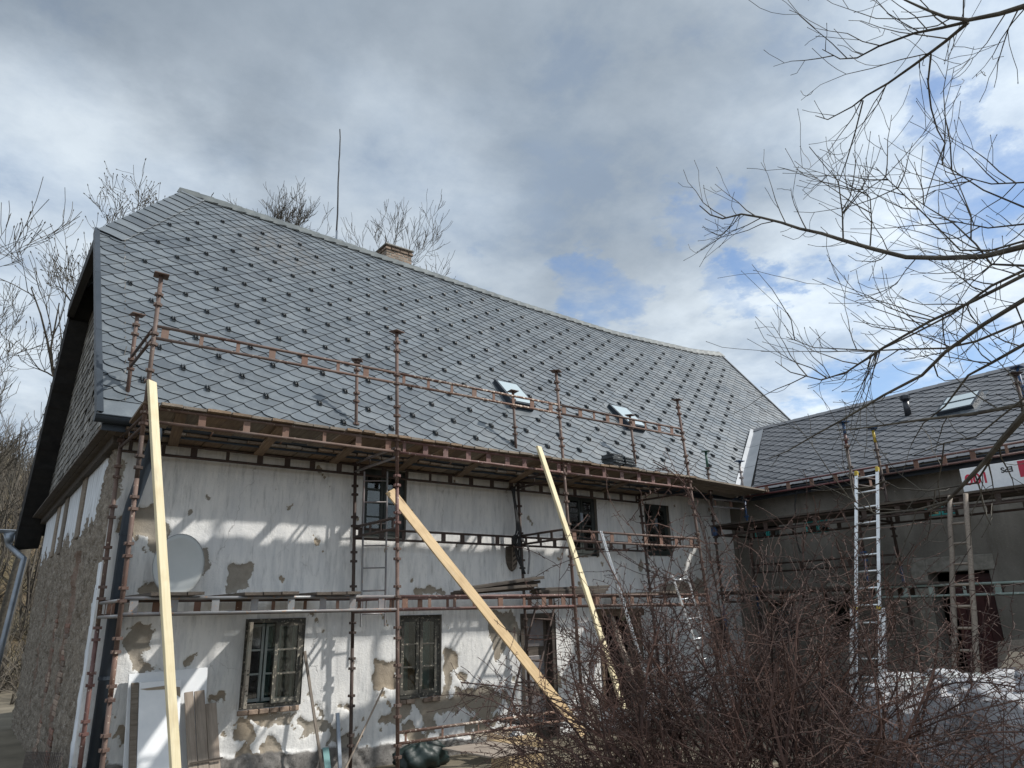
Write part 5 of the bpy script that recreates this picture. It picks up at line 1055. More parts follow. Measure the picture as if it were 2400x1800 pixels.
# boards and doors leaning on the wall in the near corner
def lean(name, label, cat, quad, y0, y1, th, material, bevel=0.004):   # quad px: bl, br, tr, tl; bottom at y0, top at y1
    pts = [at_y(quad[0], y0), at_y(quad[1], y0), at_y(quad[2], y1), at_y(quad[3], y1)]; nrm = (pts[1] - pts[0]).cross(pts[3] - pts[0]).normalized()
    if nrm.y < 0: nrm = -nrm
    return solid(MB().prism(pts, nrm * th).build(name, material, None, bevel=bevel), label, cat)
lean('white_sheet', 'big white sheet leaning at the back of the boards in the near corner', 'panel', [(284, 1870), (474, 1862), (487, 1564), (302, 1580)], 10.12, 10.42, 0.02, 'white_paint')
dq = [(300, 1880), (415, 1870), (425, 1592), (309, 1601)]; dpts = [at_y(dq[0], 9.95), at_y(dq[1], 9.95), at_y(dq[2], 10.3), at_y(dq[3], 10.3)]
dro = thing('old_door', 'white flaking old door with a bare timber edge leaning in the near corner', 'door', dpts[0]); nr = Vector((0, 1, 0)); L_ = lambda s, t: dpts[0].lerp(dpts[1], s).lerp(dpts[3].lerp(dpts[2], s), t)
MB().prism([L_(0.15, 0), L_(1, 0), L_(1, 1), L_(0.15, 1)], nr * 0.035).build('door_leaf', 'white_paint', dro, bevel=0.004); MB().prism([L_(0, 0), L_(0.14, 0), L_(0.14, 1), L_(0, 1)], nr * 0.05).build('door_edge', 'wood_old', dro, bevel=0.005)
MB().prism([L_(0.16, 0.94) - nr * 0.004, L_(0.7, 0.955) - nr * 0.004, L_(0.98, 0.93) - nr * 0.004, L_(0.99, 0.84) - nr * 0.004, L_(0.7, 0.92) - nr * 0.004, L_(0.3, 0.925) - nr * 0.004], nr * 0.003).build('bare_patch', 'tan_board', dro); MB().prism([L_(0.99, 0.1) - nr * 0.004, L_(0.99, 0.42) - nr * 0.004, L_(0.9, 0.3) - nr * 0.004, L_(0.84, 0.12) - nr * 0.004], nr * 0.003).build('bare_patch', 'wood_honey', dro)
bp = thing('board_panel', 'grey weathered three-plank panel leaning right of the white door', 'panel', at_y((450, 1830), 9.95))
for i, q in enumerate(([(444, 1870), (466, 1866), (455, 1620), (429, 1624)], [(467, 1866), (492, 1862), (478, 1618), (456, 1620)], [(493, 1862), (520, 1855), (506, 1650), (482, 1646)])):
    pts = [at_y(q[0], 9.9), at_y(q[1], 9.9), at_y(q[2], 10.25), at_y(q[3], 10.25)]; c = (pts[0] + pts[1]) / 2; t = (pts[2] + pts[3]) / 2; member('plank', c, t, (pts[1] - pts[0]).length, 0.025, 'wood_grey', bp, up=(0, -1, 0.2), bevel=0.003)
a, c = at_y((444, 1790), 9.97), at_y((522, 1776), 9.97); member('cross_batten', a, c, 0.012, 0.02, 'wood_dark', bp, up=(0, 0, 1))
# thin battens leaning under the first window
def stick(name, label, cat, q0, q1, y0, y1, w_, h_, material): return solid(member(name, at_y(q0, y0), at_y(q1, y1), w_, h_, material, None, up=(0, -1, 0.1)), label, cat)
stick('batten', 'grey weathered batten leaning right of the first ground floor window', 'batten', (757, 1815), (714, 1526), 10.1, 10.44, 0.035, 0.025, 'wood_grey'); stick('batten', 'thin pale lath slanting to the left behind the dark inner post', 'batten', (803, 1815), (899, 1612), 10.1, 10.44, 0.022, 0.018, 'wood_grey')
stick('metal_stud', 'short grey metal stud standing against the plinth beside the dark inner post', 'stud', (798, 1825), (791, 1671), 10.2, 10.44, 0.05, 0.03, 'zinc'); stick('glass_strip', 'pale teal glass strip standing on the plinth under the first window', 'glass strip', (772, 1830), (763, 1752), 10.15, 10.4, 0.09, 0.006, 'teal_cloth')
stick('plank', 'dark plank leaning between the pale yellow board and the wicker plaque', 'plank', (1478, 1600), (1427, 1441), 9.9, 10.4, 0.09, 0.03, 'wood_dark'); stick('plank', 'grey plank leaning beside the dark plank right of the narrow door', 'plank', (1490, 1600), (1435, 1445), 9.8, 10.3, 0.06, 0.02, 'wood_grey')
# wire grille by the gable
gr = thing('wire_grille', 'rusty wire grille standing in the corner by the rough gable wall', 'grille', xat((100, 1850), 1.05)); ga, gb, gc_, gd = xat((40, 1860), 1.0), xat((125, 1860), 1.05), xat((147, 1765), 1.3), xat((62, 1762), 1.3)
for i in range(24): t = i / 23; MB().tube([ga.lerp(gb, t), gd.lerp(gc_, t)], 0.005, 4).build('wire', 'rust_dark', gr)
for i in range(10): t = i / 9; MB().tube([ga.lerp(gd, t), gb.lerp(gc_, t)], 0.004, 4).build('wire', 'rust_dark', gr)
# building rubbish below the slanting board
ply = [P(1036, 1757, 'z', 0.24), P(1155, 1779, 'z', 0.24), P(1290, 1760, 'z', 0.24), P(1150, 1741, 'z', 0.24)]
solid(MB().prism(ply, (0, 0, 0.018)).build('plywood_sheet', 'wood_grey', None, bevel=0.003), 'weathered plywood sheet lying flat on the low rail under the second window', 'plywood sheet')
cbx = thing('cardboard_box', 'open tan cardboard box on the plywood sheet', 'box', at_y((1172, 1750), 9.6)); q = [at_y((1141, 1718), 9.55), at_y((1204, 1757), 9.35), at_y((1206, 1742), 9.35), at_y((1190, 1728), 9.45), at_y((1146, 1716), 9.55)]; MB().prism([at_y((1139, 1742), 9.5), at_y((1204, 1757), 9.35), at_y((1207, 1744), 9.35), at_y((1187, 1727), 9.4), at_y((1143, 1716), 9.5)], (0.02, 0.01, 0)).build('box_flap', 'cardboard', cbx); MB().prism([at_y((1143, 1742), 9.55), at_y((1200, 1754), 9.4), at_y((1222, 1740), 9.9), at_y((1165, 1730), 9.95)], (0, 0, 0.012)).build('box_bottom', 'cardboard', cbx); MB().prism([at_y((1146, 1715), 9.55), at_y((1190, 1726), 9.45), at_y((1206, 1710), 9.75), at_y((1170, 1705), 9.8)], (0, 0, 0.01)).build('box_lid', 'tan_board', cbx)
solid(MB().prism([at_y((1170, 1693), 9.7), at_y((1262, 1706), 9.5), at_y((1330, 1700), 9.9), at_y((1240, 1688), 10.1)], (0, 0, 0.03)).build('felt_sheet', 'blacktar', None), 'dark roofing sheet lying over the cardboard box', 'sheet')
ob = thing('offcut', 'pale timber offcut lit by the sun beside the cardboard box', 'offcut', at_y((1245, 1745), 9.2)); MB().prism([at_y((1236, 1720), 9.25), at_y((1258, 1717), 9.25), at_y((1250, 1743), 9.2), at_y((1242, 1744), 9.2)], (0.02, 0.06, 0)).build('offcut_block', 'wood_new', ob, bevel=0.004)
solid(MB().box((6.15, 8.35, ZG), (6.75, 8.75, 0.0)).build('crate', 'wood_honey', None, bevel=0.01), 'yellowish wooden crate half hidden under the low rail and the bush', 'crate')
def lump(name, label, cat, c, size, material, seed=0, sub=20, amp=0.25, flat=0.0, top=None, parent=None):
    rr = np.random.default_rng(seed); vs = []; n_, m2 = sub * 2, sub; ph = rr.uniform(0, 6, 12)
    for j in range(m2 + 1):
        for i in range(n_):
            u = 2 * math.pi * i / n_; v = math.pi * j / m2; d = Vector((math.sin(v) * math.cos(u), math.sin(v) * math.sin(u), math.cos(v)))
            e = flat; d2 = Vector([math.copysign(abs(k) ** (1 - e), k) for k in d])
            k = 1 + amp * (0.5 * math.sin(3 * u + ph[0] + 2 * v) * math.sin(2 * v + ph[1]) + 0.3 * math.sin(7 * u + ph[2] - 4 * v) + 0.16 * math.sin(13 * u + ph[3] + 9 * v + ph[4]) + 0.1 * math.sin(23 * v + ph[5] + 6 * u))
            vs.append((c[0] + size[0] * d2.x * k, c[1] + size[1] * d2.y * k, max(c[2] + size[2] * d2.z * k, ground_z(c[0], c[1]))))
    fs = [(j * n_ + i, (j + 1) * n_ + i, (j + 1) * n_ + (i + 1) % n_, j * n_ + (i + 1) % n_) for j in range(m2) for i in range(n_)]
    o = MB().add(vs, fs).build(name, material, parent, smooth=True); return solid(o, label, cat) if label else o
gt = P(995, 1790, 'y', 9.75); lump('green_tarpaulin', 'crumpled dark green tarpaulin heaped against the plinth under the second window', 'tarpaulin', (gt.x + 0.1, 10.0, -0.33), (0.42, 0.22, 0.2), 'tarp_green', 3, 24, 0.28)
# white bags of rubble under plastic film on the right
bc = PD(2215, 1790, 6.7); bg1 = thing('rubble_bag', 'wide white plastic rubble bag behind the bush, wrinkled and full', 'bag', (bc.x, bc.y, -0.3), 'white rubble bags'); lump('bag_body', None, None, (bc.x, bc.y, 0.16), (0.55, 0.52, 0.92), 'plastic', 5, 40, 0.11, 0.45, parent=bg1)
bc2 = PD(2430, 1790, 6.4); bg2 = thing('rubble_bag', 'white plastic rubble bag cut off by the right edge of the photo', 'bag', (bc2.x, bc2.y, -0.3), 'white rubble bags'); lump('bag_body', None, None, (bc2.x, bc2.y, 0.18), (0.46, 0.5, 0.96), 'plastic', 8, 40, 0.11, 0.45, parent=bg2)
st = PD(2318, 1690, 6.15); member('strap', st, PD(2322, 1800, 6.1), 0.06, 0.01, 'tube_grey', bg1, up=(-1, -1, 0))
fm = MB(); rr = random.Random(4); nx_, ny_ = 44, 9; vs = []
for i in range(nx_ + 1):
    x = 2090 + 340 * i / nx_; crest = 1592 - 16 * abs(math.sin(i * 0.42)) ** 3 - 10 * max(0, math.sin(i * 0.9 + 1)) ** 4
    for j in range(ny_ + 1): t = j / ny_; vs.append(PD(x + 7 * math.sin(j * 1.7 + i * 0.8), crest + 26 * t * t + 5 * math.sin(i * 1.3 + j * 2.1) * t, 6.75 - 0.42 * t + 0.03 * math.sin(i * 1.9 + j)))
fm.add(vs, [(i * (ny_ + 1) + j, (i + 1) * (ny_ + 1) + j, (i + 1) * (ny_ + 1) + j + 1, i * (ny_ + 1) + j + 1) for i in range(nx_) for j in range(ny_)]); solid(fm.build('plastic_film', 'film', None), 'crumpled translucent plastic film lying over the white rubble bags', 'film')
# boards and tub by the door
def leanx(name, label, cat, quad, x0, x1, th, material):
    pts = [xat(quad[0], x0), xat(quad[1], x0), xat(quad[2], x1), xat(quad[3], x1)]; return solid(MB().prism(pts, (th, 0, 0)).build(name, material, None, bevel=0.004), label, cat)
leanx('plank_sheet', 'grey wooden sheet leaning right of the dark red door', 'sheet', [(2338, 1600), (2440, 1600), (2440, 1495), (2338, 1503)], 11.9, 12.3, 0.03, 'wood_old'); leanx('tan_sheet', 'tan hardboard sheet with a cut corner leaning by the bags near the door', 'sheet', [(2322, 1600), (2440, 1600), (2440, 1530), (2366, 1527)], 11.3, 11.6, 0.012, 'tan_board')
tb = xat((2372, 1578), 10.9); t_ = thing('plastic_tub', 'dark blue-black plastic tub in front of the tan sheet', 'tub', (tb.x, tb.y, tb.z - 0.2)); MB().tube([tb + Vector((0, 0, -0.25)), tb + Vector((0, 0, 0.0))], [0.16, 0.2], 16).build('tub_body', 'black_plastic', t_, smooth=False); MB().tube([tb + Vector((0, 0, 0.0)), tb + Vector((0, 0, 0.035))], [0.22, 0.22], 16).build('tub_rim', 'black_plastic', t_)
# insulation board with upside-down print standing on the wing deck
ex = 12.78; zb = zdk + 0.062; e0 = P(2252, 1118, 'x', ex).y; ez1 = P(2246, 1100, 'x', ex).z; e1 = e0 - 1.35
ep = thing('insulation_board', 'white insulation board printed in red standing upside down on the wing deck', 'board', (ex, e0, zb)); MB().box((ex, e1, zb), (ex + 0.1, e0, max(ez1, zb + 0.3))).build('foam_sheet', 'eps', ep, bevel=0.004)
def text_mesh(s, size, name, material, parent, c, rot180=True):
    cu = bpy.data.curves.new(name, 'FONT'); cu.body = s; cu.size = size; cu.align_x = 'CENTER'; cu.align_y = 'CENTER'; cu.extrude = 0.0008; cu.offset = 0.004
    o = bpy.data.objects.new('tmp', cu); C.objects.link(o); bpy.context.view_layer.update(); me_ = bpy.data.meshes.new_from_object(o.evaluated_get(bpy.context.evaluated_depsgraph_get())); bpy.data.objects.remove(o)
    me_.materials.clear(); m = Matrix(((0, 0, -1, c[0]), (-1, 0, 0, c[1]), (0, 1, 0, c[2]), (0, 0, 0, 1)))
    if rot180: m = m @ Matrix.Rotation(math.pi, 4, 'Z')
    return link(name, me_, material, parent, m=m)
h_ = max(ez1, zb + 0.3) - zb; text_mesh('100', 0.24, 'print_number', 'ink_red', ep, (ex - 0.002, P(2287, 1110, 'x', ex).y, zb + h_ * 0.55)); text_mesh('EPS', 0.115, 'print_letters', 'ink_black', ep, (ex - 0.002, P(2358, 1093, 'x', ex).y, zb + h_ * 0.72))
yb_ = P(2386, 1093, 'x', ex).y; MB().box((ex - 0.002, yb_ - 0.14, zb + h_ * 0.35), (ex + 0.0, yb_, zb + h_ * 0.97)).build('print_block', 'ink_red', ep)
# cables hanging on the wing
wc = thing('hanging_cable', 'thin black cable looped from the wing gutter behind the scaffold', 'cable', xat((1870, 1290), 13.9))
cable(MB(), [xat((1868, 1150), 13.85), xat((1863, 1185), 13.85), xat((1866, 1215), 13.85), xat((1864, 1245), 13.85), xat((1874, 1290), 13.85), xat((1884, 1292), 13.85), xat((1881, 1245), 13.85)], 0.012, 5).build('cable', 'cable', wc)
# lightning rod on the ridge
lr0 = at_y((789, 562), YR + 0.05); lr1 = at_y((797, 303), YR + 0.05); pts = [lr0.lerp(lr1, t) + Vector((random.uniform(-1, 1) * 0.012, 0, 0)) for t in np.linspace(0, 1, 14)]
ro = empty('lightning_rod', None, None); place(ro, house, Matrix.Translation(lr0)); MB().tube(pts, list(np.linspace(0.022, 0.014, 14)), 6).build('rod', 'cable', ro); MB().tube([lr0 + Vector((0, 0, -0.4)), lr0 + Vector((0, 0, 0.25))], 0.035, 8).build('rod_socket', 'zinc', ro)

# ================================================================== trees and bushes
def twigs(mb, p, d, L, r, rd, depth, up=0.25, wob=0.25, kids=(3, 5), ang=(0.5, 1.0), nseg=5, shrink=0.55, n=4, bud=0.0, tmin=0.25, minr=0.002, gone=1e9):
    """one limb with its side shoots, recursively; limbs taper and curve"""
    pts = [Vector(p)]; dirs = []; d = Vector(d).normalized()
    for i in range(nseg):
        d = (d + Vector((rd.gauss(0, wob), rd.gauss(0, wob), rd.gauss(0, wob))) * 0.5 + Vector((0, 0, up)) / nseg).normalized(); dirs.append(d); pts.append(pts[-1] + d * (L / nseg))
    rad = [max(r * (1 - 0.72 * i / nseg), minr) for i in range(nseg + 1)]; mb.tube(pts, rad, n if depth > 0 else 3, False)
    if bud and depth == 0:
        e = pts[-1]; mb.tube([e, e + dirs[-1] * bud * 1.2, e + dirs[-1] * bud * 2.2], [minr, bud * 0.5, minr * 0.5], 4)
    if depth > 0:
        for k in range(rd.randint(*kids)):
            t = rd.uniform(tmin, 0.97) * nseg; i = min(int(t), nseg - 1); q = pts[i].lerp(pts[i + 1], t - i); ax = dirs[i].orthogonal().normalized(); ax = Matrix.Rotation(rd.uniform(0, 6.283), 3, dirs[i]) @ ax
            nd = Matrix.Rotation(rd.uniform(*ang), 3, ax) @ dirs[i]
            twigs(mb, q, nd, L * shrink * rd.uniform(0.7, 1.25), max(rad[i] * 0.58, minr), rd, depth - 1, up, wob, kids, ang, max(3, nseg - 1), shrink, n, bud, tmin, minr)
    return pts, dirs, rad
def bare_tree(name, label, base, height, lean, seed, mt='bark', spread=0.55, depth=4, r=0.16, bud=0.0, kids=(3, 5), group=None, fork=0.35, minr=0.009, up=0.5):
    rd = random.Random(seed); base = Vector(base); o = thing(name, label, 'tree', base, group); tr = MB(); cr = MB(); n = 9
    pts = [base]; d = Vector(lean).normalized()
    for i in range(n): d = (d + Vector((rd.gauss(0, 0.07), rd.gauss(0, 0.07), 0.06))).normalized(); pts.append(pts[-1] + d * height * 0.8 / n)
    rad = [r * (1 - 0.78 * i / n) for i in range(n + 1)]; tr.tube(pts, rad, 9)
    for i in range(n + 1):
        t = i / n
        if t < fork: continue
        for k in range(rd.randint(2, 3) if i < n else 4):
            a = rd.uniform(0, 6.283); tilt = rd.uniform(0.35, 1.25) * (1.15 - 0.55 * t); out = Vector((math.cos(a) * math.sin(tilt), math.sin(a) * math.sin(tilt), math.cos(tilt)))
            twigs(cr, pts[i], out, height * spread * (1.15 - 0.55 * t) * rd.uniform(0.75, 1.05), rad[i] * 0.55, rd, depth - 1, up, 0.3, kids, (0.35, 0.85), 6, 0.55, 4, bud, 0.2, minr)
    k = height / (max(v[2] for v in cr.v) - base.z)      # bring the top to its measured height
    for mbx in (tr, cr): mbx.v = [tuple(base + (Vector(v) - base) * k) for v in mbx.v]
    tr.build('trunk', mt, o, smooth=True); cr.build('crown', mt, o); return o
def gz_at(x, y): return float(max(hill_z(np.array(x), np.array(y)), ground_z(np.array(x), np.array(y)))) if 22 < y < 130 and -90 < x < 26 else float(ground_z(np.array(x), np.array(y)))
def far_tree(name, label, pxb, dist, py_top, seed, **kw):
    v_ = ray(pxb, py_top); hd_ = math.hypot(v_[0], v_[1]); q = Vector((v_[0] / hd_ * dist, v_[1] / hd_ * dist, 0)); zb_ = gz_at(q.x, q.y) - 0.3; top = PD(pxb, py_top, 1.0); k = math.hypot(q.x, q.y) / math.hypot(top.x, top.y); zt = 1.65 + (top.z - 1.65) * k
    return bare_tree(name, label, (q.x, q.y, zb_), zt - zb_, kw.pop('lean', (0, 0, 1)), seed, **kw)
far_tree('bare_tree', 'tall bare tree with seed clusters rising just left of the roof hip', 230, 30, 285, 24, r=0.26, bud=0.05, spread=0.30, kids=(3, 5), fork=0.5, minr=0.009, up=0.5)
far_tree('bare_tree', 'bare tree cut off by the left edge with long upswept branches', -165, 26, 215, 6, r=0.22, spread=0.27, fork=0.4, minr=0.009, up=0.6, kids=(3, 5))
far_tree('bare_tree', 'low bare tree at the left edge in front of the brown slope', -30, 25, 620, 9, r=0.15, spread=0.34, fork=0.3, minr=0.008, kids=(3, 4))
far_tree('bare_tree', 'bare treetop behind the ridge left of the lightning rod', 652, 44, 515, 31, r=0.28, spread=0.27, kids=(4, 6), fork=0.55, minr=0.012, up=0.7)
far_tree('bare_tree', 'bare treetop directly behind the foot of the lightning rod', 742, 46, 535, 33, r=0.28, spread=0.25, kids=(4, 6), fork=0.55, minr=0.012, up=0.7)
far_tree('bare_tree', 'bare treetop behind the brick chimney on the ridge', 878, 42, 565, 37, r=0.26, spread=0.30, kids=(4, 6), fork=0.55, minr=0.011, up=0.7)
rd = random.Random(77)
br_ = MB()                                   # brushwood that covers the slope
for i in range(2600):
    x, y = rd.uniform(-30, 9), rd.uniform(25, 62)
    if proj((x, y, 3))[0] > 330: continue
    b0 = Vector((x, y, gz_at(x, y) - 0.05)); h = rd.uniform(0.7, 2.0)
    for k in range(7):
        d = Vector((rd.gauss(0, 0.5), rd.gauss(0, 0.5), 1)); br_.tube([b0, b0 + d * h * 0.5 + Vector((rd.gauss(0, .1), 0, 0)), b0 + d * h * 0.9 + Vector((rd.gauss(0, 0.3), rd.gauss(0, 0.3), -0.1))], [0.016, 0.013, 0.008], 3, False)
for i in range(60):                          # thin trunks standing in the thicket
    q_ = PD(rd.uniform(-200, 170), 1300, rd.uniform(31, 46)); b0 = Vector((q_.x, q_.y, gz_at(q_.x, q_.y) - 0.2)); twigs(br_, b0, (rd.gauss(0, 0.1), rd.gauss(0, 0.1), 1), rd.uniform(3, 6), 0.06, rd, 2, 0.5, 0.15, (3, 6), (0.3, 0.7), 6, 0.4, 4, 0, 0.3, 0.009)
tag(br_.build('brushwood', 'twig_far', None), 'dense brown leafless brushwood covering the slope left of the house', None, kind='stuff')

# the foreground tree whose branches hang in from the right
ft = thing('overhanging_tree', 'bare dark tree reaching in from the right edge, its branches across sky and wing roof', 'tree', (0, 0, 0)); q = PD(3300, 1500, 6.4); gb_ = float(ground_z(np.array(q.x), np.array(q.y))); place(ft, None, Matrix.Translation(Vector((q.x, q.y, gb_))))
A4 = lambda l, oy, d0, d1: [PD(1600 + x * 0.36166, oy + y * 0.36166, d0 + (d1 - d0) * i / (len(l) - 1)) for i, (x, y) in enumerate(l)]
LIMBS = [(A4([(2330, 20), (2212, 40), (2050, 90), (1850, 130), (1700, 110), (1560, 55), (1440, 0), (1340, -60)], 0, 5.6, 6.0), 0.017, 1), (A4([(1850, 140), (1680, 180), (1500, 215), (1270, 300), (1130, 375), (1020, 382), (905, 320)], 0, 5.8, 6.2), 0.010, 1), (A4([(1850, 145), (1700, 270), (1500, 420), (1330, 540), (1190, 620), (1100, 690), (940, 775), (860, 750)], 0, 5.8, 6.3), 0.011, 1),
         (A4([(1610, 350), (1590, 530), (1610, 700), (1650, 840), (1700, 930), (1640, 1090), (1590, 1240), (1560, 1350)], 0, 5.9, 6.1), 0.006, 0), (A4([(1170, 650), (1120, 850), (1060, 1050), (1010, 1180), (950, 1110), (820, 950)], 0, 6.1, 6.2), 0.005, 0),
         (A4([(2350, 180), (2212, 215), (1950, 280), (1700, 290), (1450, 285), (1250, 235), (1040, 175), (900, 130), (760, 100), (640, 60), (500, 25), (380, 5), (260, 35), (180, 10), (110, -50)], 500, 5.5, 6.6), 0.019, 1), (A4([(1215, 210), (1225, 60), (1215, -100), (1150, -180)], 500, 6.0, 6.1), 0.005, 1), (A4([(1040, 165), (1035, 0), (1010, -200), (960, -280)], 500, 6.0, 6.1), 0.006, 1),
         (A4([(2350, 330), (2212, 400), (1900, 560), (1600, 700), (1300, 870), (1060, 1030), (900, 1080), (700, 1030), (600, 960)], 500, 5.3, 6.2), 0.012, 1), (A4([(2350, 480), (2212, 560), (1950, 720), (1700, 900), (1550, 1050), (1300, 1180), (1050, 1330), (850, 1440), (680, 1540), (560, 1590)], 500, 5.0, 6.0), 0.014, 1),
         (A4([(2350, 300), (2212, 370), (2000, 470), (1750, 650), (1500, 780), (1250, 900), (1050, 1040), (900, 1075)], 500, 5.6, 6.3), 0.010, 1), (A4([(2350, 640), (2212, 700), (1900, 830), (1700, 875), (1450, 880), (1250, 890), (1050, 880), (850, 870), (670, 800)], 500, 5.6, 6.4), 0.009, 1), (A4([(2350, 780), (2212, 850), (2000, 970), (1850, 1050), (1700, 1250), (1560, 1360), (1480, 1500)], 500, 5.2, 5.9), 0.011, 1),
         (A4([(2350, 130), (2212, 180), (2000, 240), (1800, 240), (1560, 0), (1350, -200), (1250, -300)], 500, 5.7, 6.2), 0.008, 1), (A4([(2212, 340), (2000, 330), (1900, 200), (1750, 60), (1600, -30), (1480, -110)], 500, 5.8, 6.2), 0.008, 1), (A4([(2300, 40), (2212, 70), (1980, 95), (1800, 60), (1600, 20)], 500, 5.9, 6.2), 0.007, 1), (A4([(2330, -60), (2212, -40), (1950, -150), (1750, -280), (1650, -330)], 500, 5.9, 6.2), 0.007, 1), (A4([(2330, -200), (2212, -200), (2000, -190), (1850, -230), (1700, -270)], 500, 6, 6.2), 0.006, 1),
         (A4([(2330, 200), (2212, 340), (2070, 500), (1950, 650), (1780, 830), (1690, 920), (1590, 960)], 850, 4.6, 5.4), 0.021, 1), (A4([(2350, 240), (2212, 270), (1900, 330), (1550, 370), (1200, 420), (1000, 440)], 850, 5.0, 5.7), 0.014, 1), (A4([(2000, 620), (1900, 780), (1600, 830), (1400, 815), (1300, 760)], 850, 5.0, 5.4), 0.006, 1), (A4([(1720, 900), (1500, 960), (1250, 980), (1050, 860), (900, 790)], 850, 5.2, 5.5), 0.007, 1), (A4([(1450, 960), (1300, 950), (1150, 960), (980, 890)], 850, 5.3, 5.5), 0.004, 1),
         (A4([(2330, 150), (2212, 230), (1900, 480), (1700, 520), (1500, 600)], 850, 4.9, 5.5), 0.006, 1)]
base = Vector((q.x, q.y, gb_)); trunk = [base + Vector((0, 0, -0.2)), base + Vector((0.02, 0.05, 1.2)), base + Vector((-0.03, 0.0, 2.4)), base + Vector((0.05, 0.05, 3.6)), base + Vector((0.0, 0.1, 5.2)), base + Vector((0.1, 0.1, 7.0))]
MB().tube(trunk, [0.17, 0.14, 0.12, 0.10, 0.075, 0.04], 12).build('trunk', 'bark', ft, smooth=True)
rt_ = random.Random(15)
for li, (pts, r0, sp) in enumerate(LIMBS):
    mb = MB(); mb.tube(pts, list(np.linspace(r0 * 1.1, max(r0 * 0.24, 0.0028), len(pts))), 7)
    if proj(pts[0])[0] > 2400:
        s = pts[0]; z_ = min(max(s.z - 0.5, 1.0), 6.5); tq = Vector((q.x, q.y, gb_)) + Vector((0, 0, z_ - gb_)); mb.tube([tq, tq.lerp(s, 0.5) + Vector((0, 0, -0.08)), s], [r0 * 1.4, r0 * 1.2, r0], 7)
    if sp:
        Lt = sum((pts[i + 1] - pts[i]).length for i in range(len(pts) - 1)); lowr = sum(proj(p_)[1] for p_ in pts) / len(pts) > 830; k = int(Lt * (4.0 if lowr else 9)) + 2
        for j in range(k):
            t = rt_.uniform(0.08, 0.98) * (len(pts) - 1); i = min(int(t), len(pts) - 2); p = pts[i].lerp(pts[i + 1], t - i); d = (pts[i + 1] - pts[i]).normalized(); a = rt_.choice((-1, 1)) * rt_.uniform(0.45, 1.15); view = (p - Vector(CAM)).normalized()
            nd = Matrix.Rotation(a, 3, view) @ d + view * rt_.uniform(-0.5, 0.5); big = rt_.random() < 0.5
            twigs(mb, p, nd, rt_.uniform(0.35, 0.95) if big else rt_.uniform(0.1, 0.32), 0.005 if big else 0.0035, rt_, 1 if big else 0, 0.45, 0.28, (2, 4), (0.5, 0.95), 5, 0.5, 4, 0.006, 0.2, 0.0022)
    mb.build('branch', 'bark', ft)
# loose dry twig of the tree hanging across the roofs
# the thorn bush in front
bq = PD(1805, 1850, 5.75); bush = thing('thorn_bush', 'large leafless reddish-brown thorn bush in front of the scaffold at lower right', 'bush', (bq.x, bq.y, -0.3)); rb_ = random.Random(8)
vdir = Vector((bq.x, bq.y, 0)).normalized(); side = Vector((vdir.y, -vdir.x, 0))
def thorny(mb, p, d, L, r, depth, droop):
    nseg = 7; pts = [Vector(p)]; d = Vector(d).normalized(); dirs = []
    for i in range(nseg):
        d = (d + Vector((rb_.gauss(0, 0.16), rb_.gauss(0, 0.16), rb_.gauss(0, 0.13) - droop / nseg))).normalized(); dirs.append(d); pts.append(pts[-1] + d * L / nseg)
    rad = [max(r * (1 - 0.7 * i / nseg), 0.0022) for i in range(nseg + 1)]; mb.tube(pts, rad, 5 if depth > 1 else 3, False)
    if depth == 0 or r < 0.006:
        for i in range(int(L / 0.05)):          # short spurs and buds
            t = rb_.uniform(0.1, 1) * nseg; k = min(int(t), nseg - 1); q_ = pts[k].lerp(pts[k + 1], t - k); s_ = Vector((rb_.gauss(0, 1), rb_.gauss(0, 1), rb_.gauss(0, 1))).normalized(); mb.tube([q_, q_ + s_ * rb_.uniform(0.012, 0.032)], [0.0032, 0.0014], 3, False)
    if depth > 0:
        for k in range(rb_.randint(4, 7)):
            t = rb_.uniform(0.2, 0.97) * nseg; i = min(int(t), nseg - 1); q_ = pts[i].lerp(pts[i + 1], t - i); ax = Matrix.Rotation(rb_.uniform(0, 6.283), 3, dirs[i]) @ dirs[i].orthogonal().normalized()
            thorny(mb, q_, Matrix.Rotation(rb_.uniform(0.4, 1.2), 3, ax) @ dirs[i], L * rb_.uniform(0.32, 0.6), max(rad[i] * 0.6, 0.0022), depth - 1, droop * 0.6)
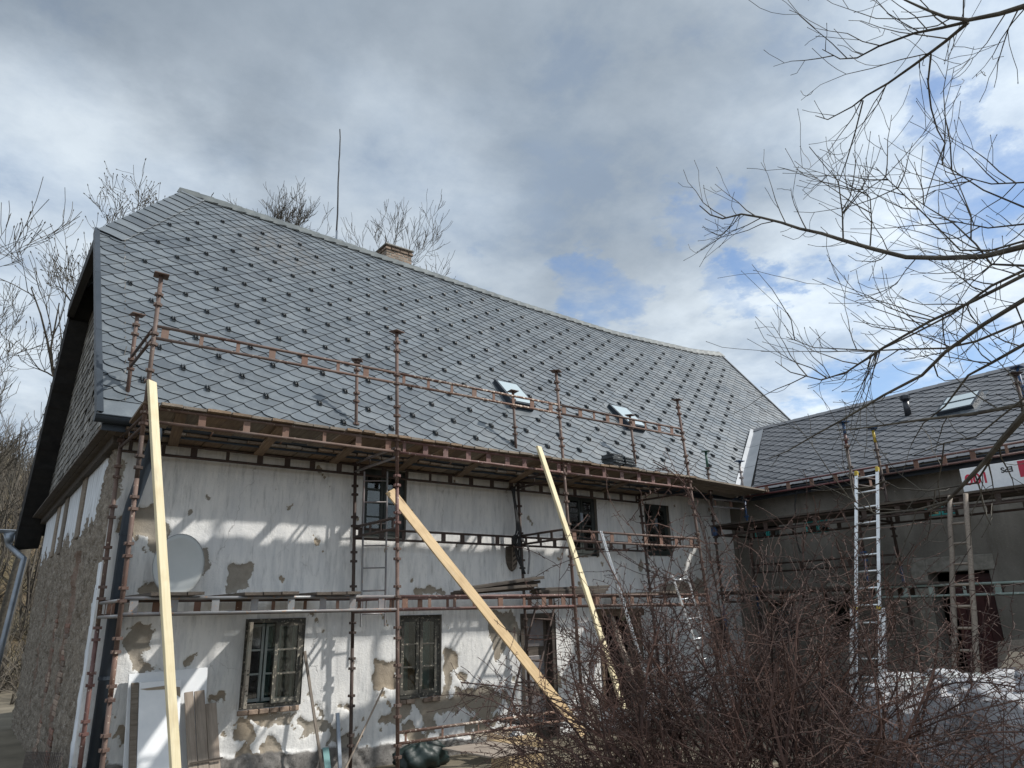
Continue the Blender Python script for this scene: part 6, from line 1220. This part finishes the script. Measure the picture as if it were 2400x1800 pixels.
for s in range(160):
    a = rb_.uniform(0, 6.283); rr = rb_.random() ** 0.6; off_s = rr * math.cos(a) * 1.08; p = Vector((bq.x, bq.y, 0)) + side * off_s + vdir * rr * math.sin(a) * 0.75; p.z = float(ground_z(np.array(p.x), np.array(p.y))) - 0.05
    if off_s > 0.4 and rb_.random() < 0.5: continue
    out = side * (off_s * 0.5 + rb_.gauss(0, 0.3)) + vdir * rb_.gauss(0, 0.4) + Vector((0, 0, rb_.uniform(0.9, 1.5))); hgt = 1.98 - 0.9 * abs(off_s / 1.2) ** 1.5 - (0.3 if off_s > 0.5 else 0)
    mb = MB(); thorny(mb, p, out, hgt * rb_.uniform(0.85, 1.15), rb_.uniform(0.008, 0.02), 2, 0.35); mb.build('stem', 'twig', bush)
for l, dd in (([(1700, 1500), (1672, 1345), (1630, 1190), (1594, 1123), (1532, 1083)], 6.0), ([(1560, 1620), (1480, 1430), (1420, 1310), (1380, 1240)], 6.1), ([(1480, 1700), (1300, 1640), (1180, 1610), (1080, 1600)], 6.2), ([(1450, 1720), (1250, 1690), (1150, 1640), (1075, 1625)], 6.2), ([(1620, 1640), (1560, 1500), (1520, 1400), (1545, 1330)], 5.9), ([(1420, 1660), (1380, 1560), (1460, 1440), (1470, 1395)], 6.1), ([(1880, 1660), (2000, 1580), (2150, 1530), (2230, 1460)], 5.6), ([(1900, 1700), (2060, 1660), (2240, 1600), (2380, 1610)], 5.5), ([(1920, 1790), (2080, 1750), (2200, 1690), (2390, 1640)], 5.3), ([(1980, 1800), (2150, 1760), (2300, 1720), (2400, 1715)], 5.2), ([(1760, 1600), (1840, 1480), (1960, 1420), (2060, 1360)], 5.7), ([(1850, 1640), (1990, 1480), (2000, 1400), (1960, 1270)], 5.6)):
    pts = [PD(x, y, dd + rb_.uniform(-0.1, 0.1)) for x, y in l]; mb = MB(); cable(mb, pts, 0.005, 4)
    for i in range(len(pts) - 1):
        for k in range(9):
            p = pts[i].lerp(pts[i + 1], rb_.random()); d = (pts[i + 1] - pts[i]).normalized(); ax = Matrix.Rotation(rb_.uniform(0, 6.283), 3, d) @ d.orthogonal().normalized(); thorny(mb, p, Matrix.Rotation(rb_.uniform(0.4, 1.1), 3, ax) @ d, rb_.choice((0.06, 0.1, 0.3)), 0.003, 0, 0.2)
    mb.build('shoot', 'twig', bush)
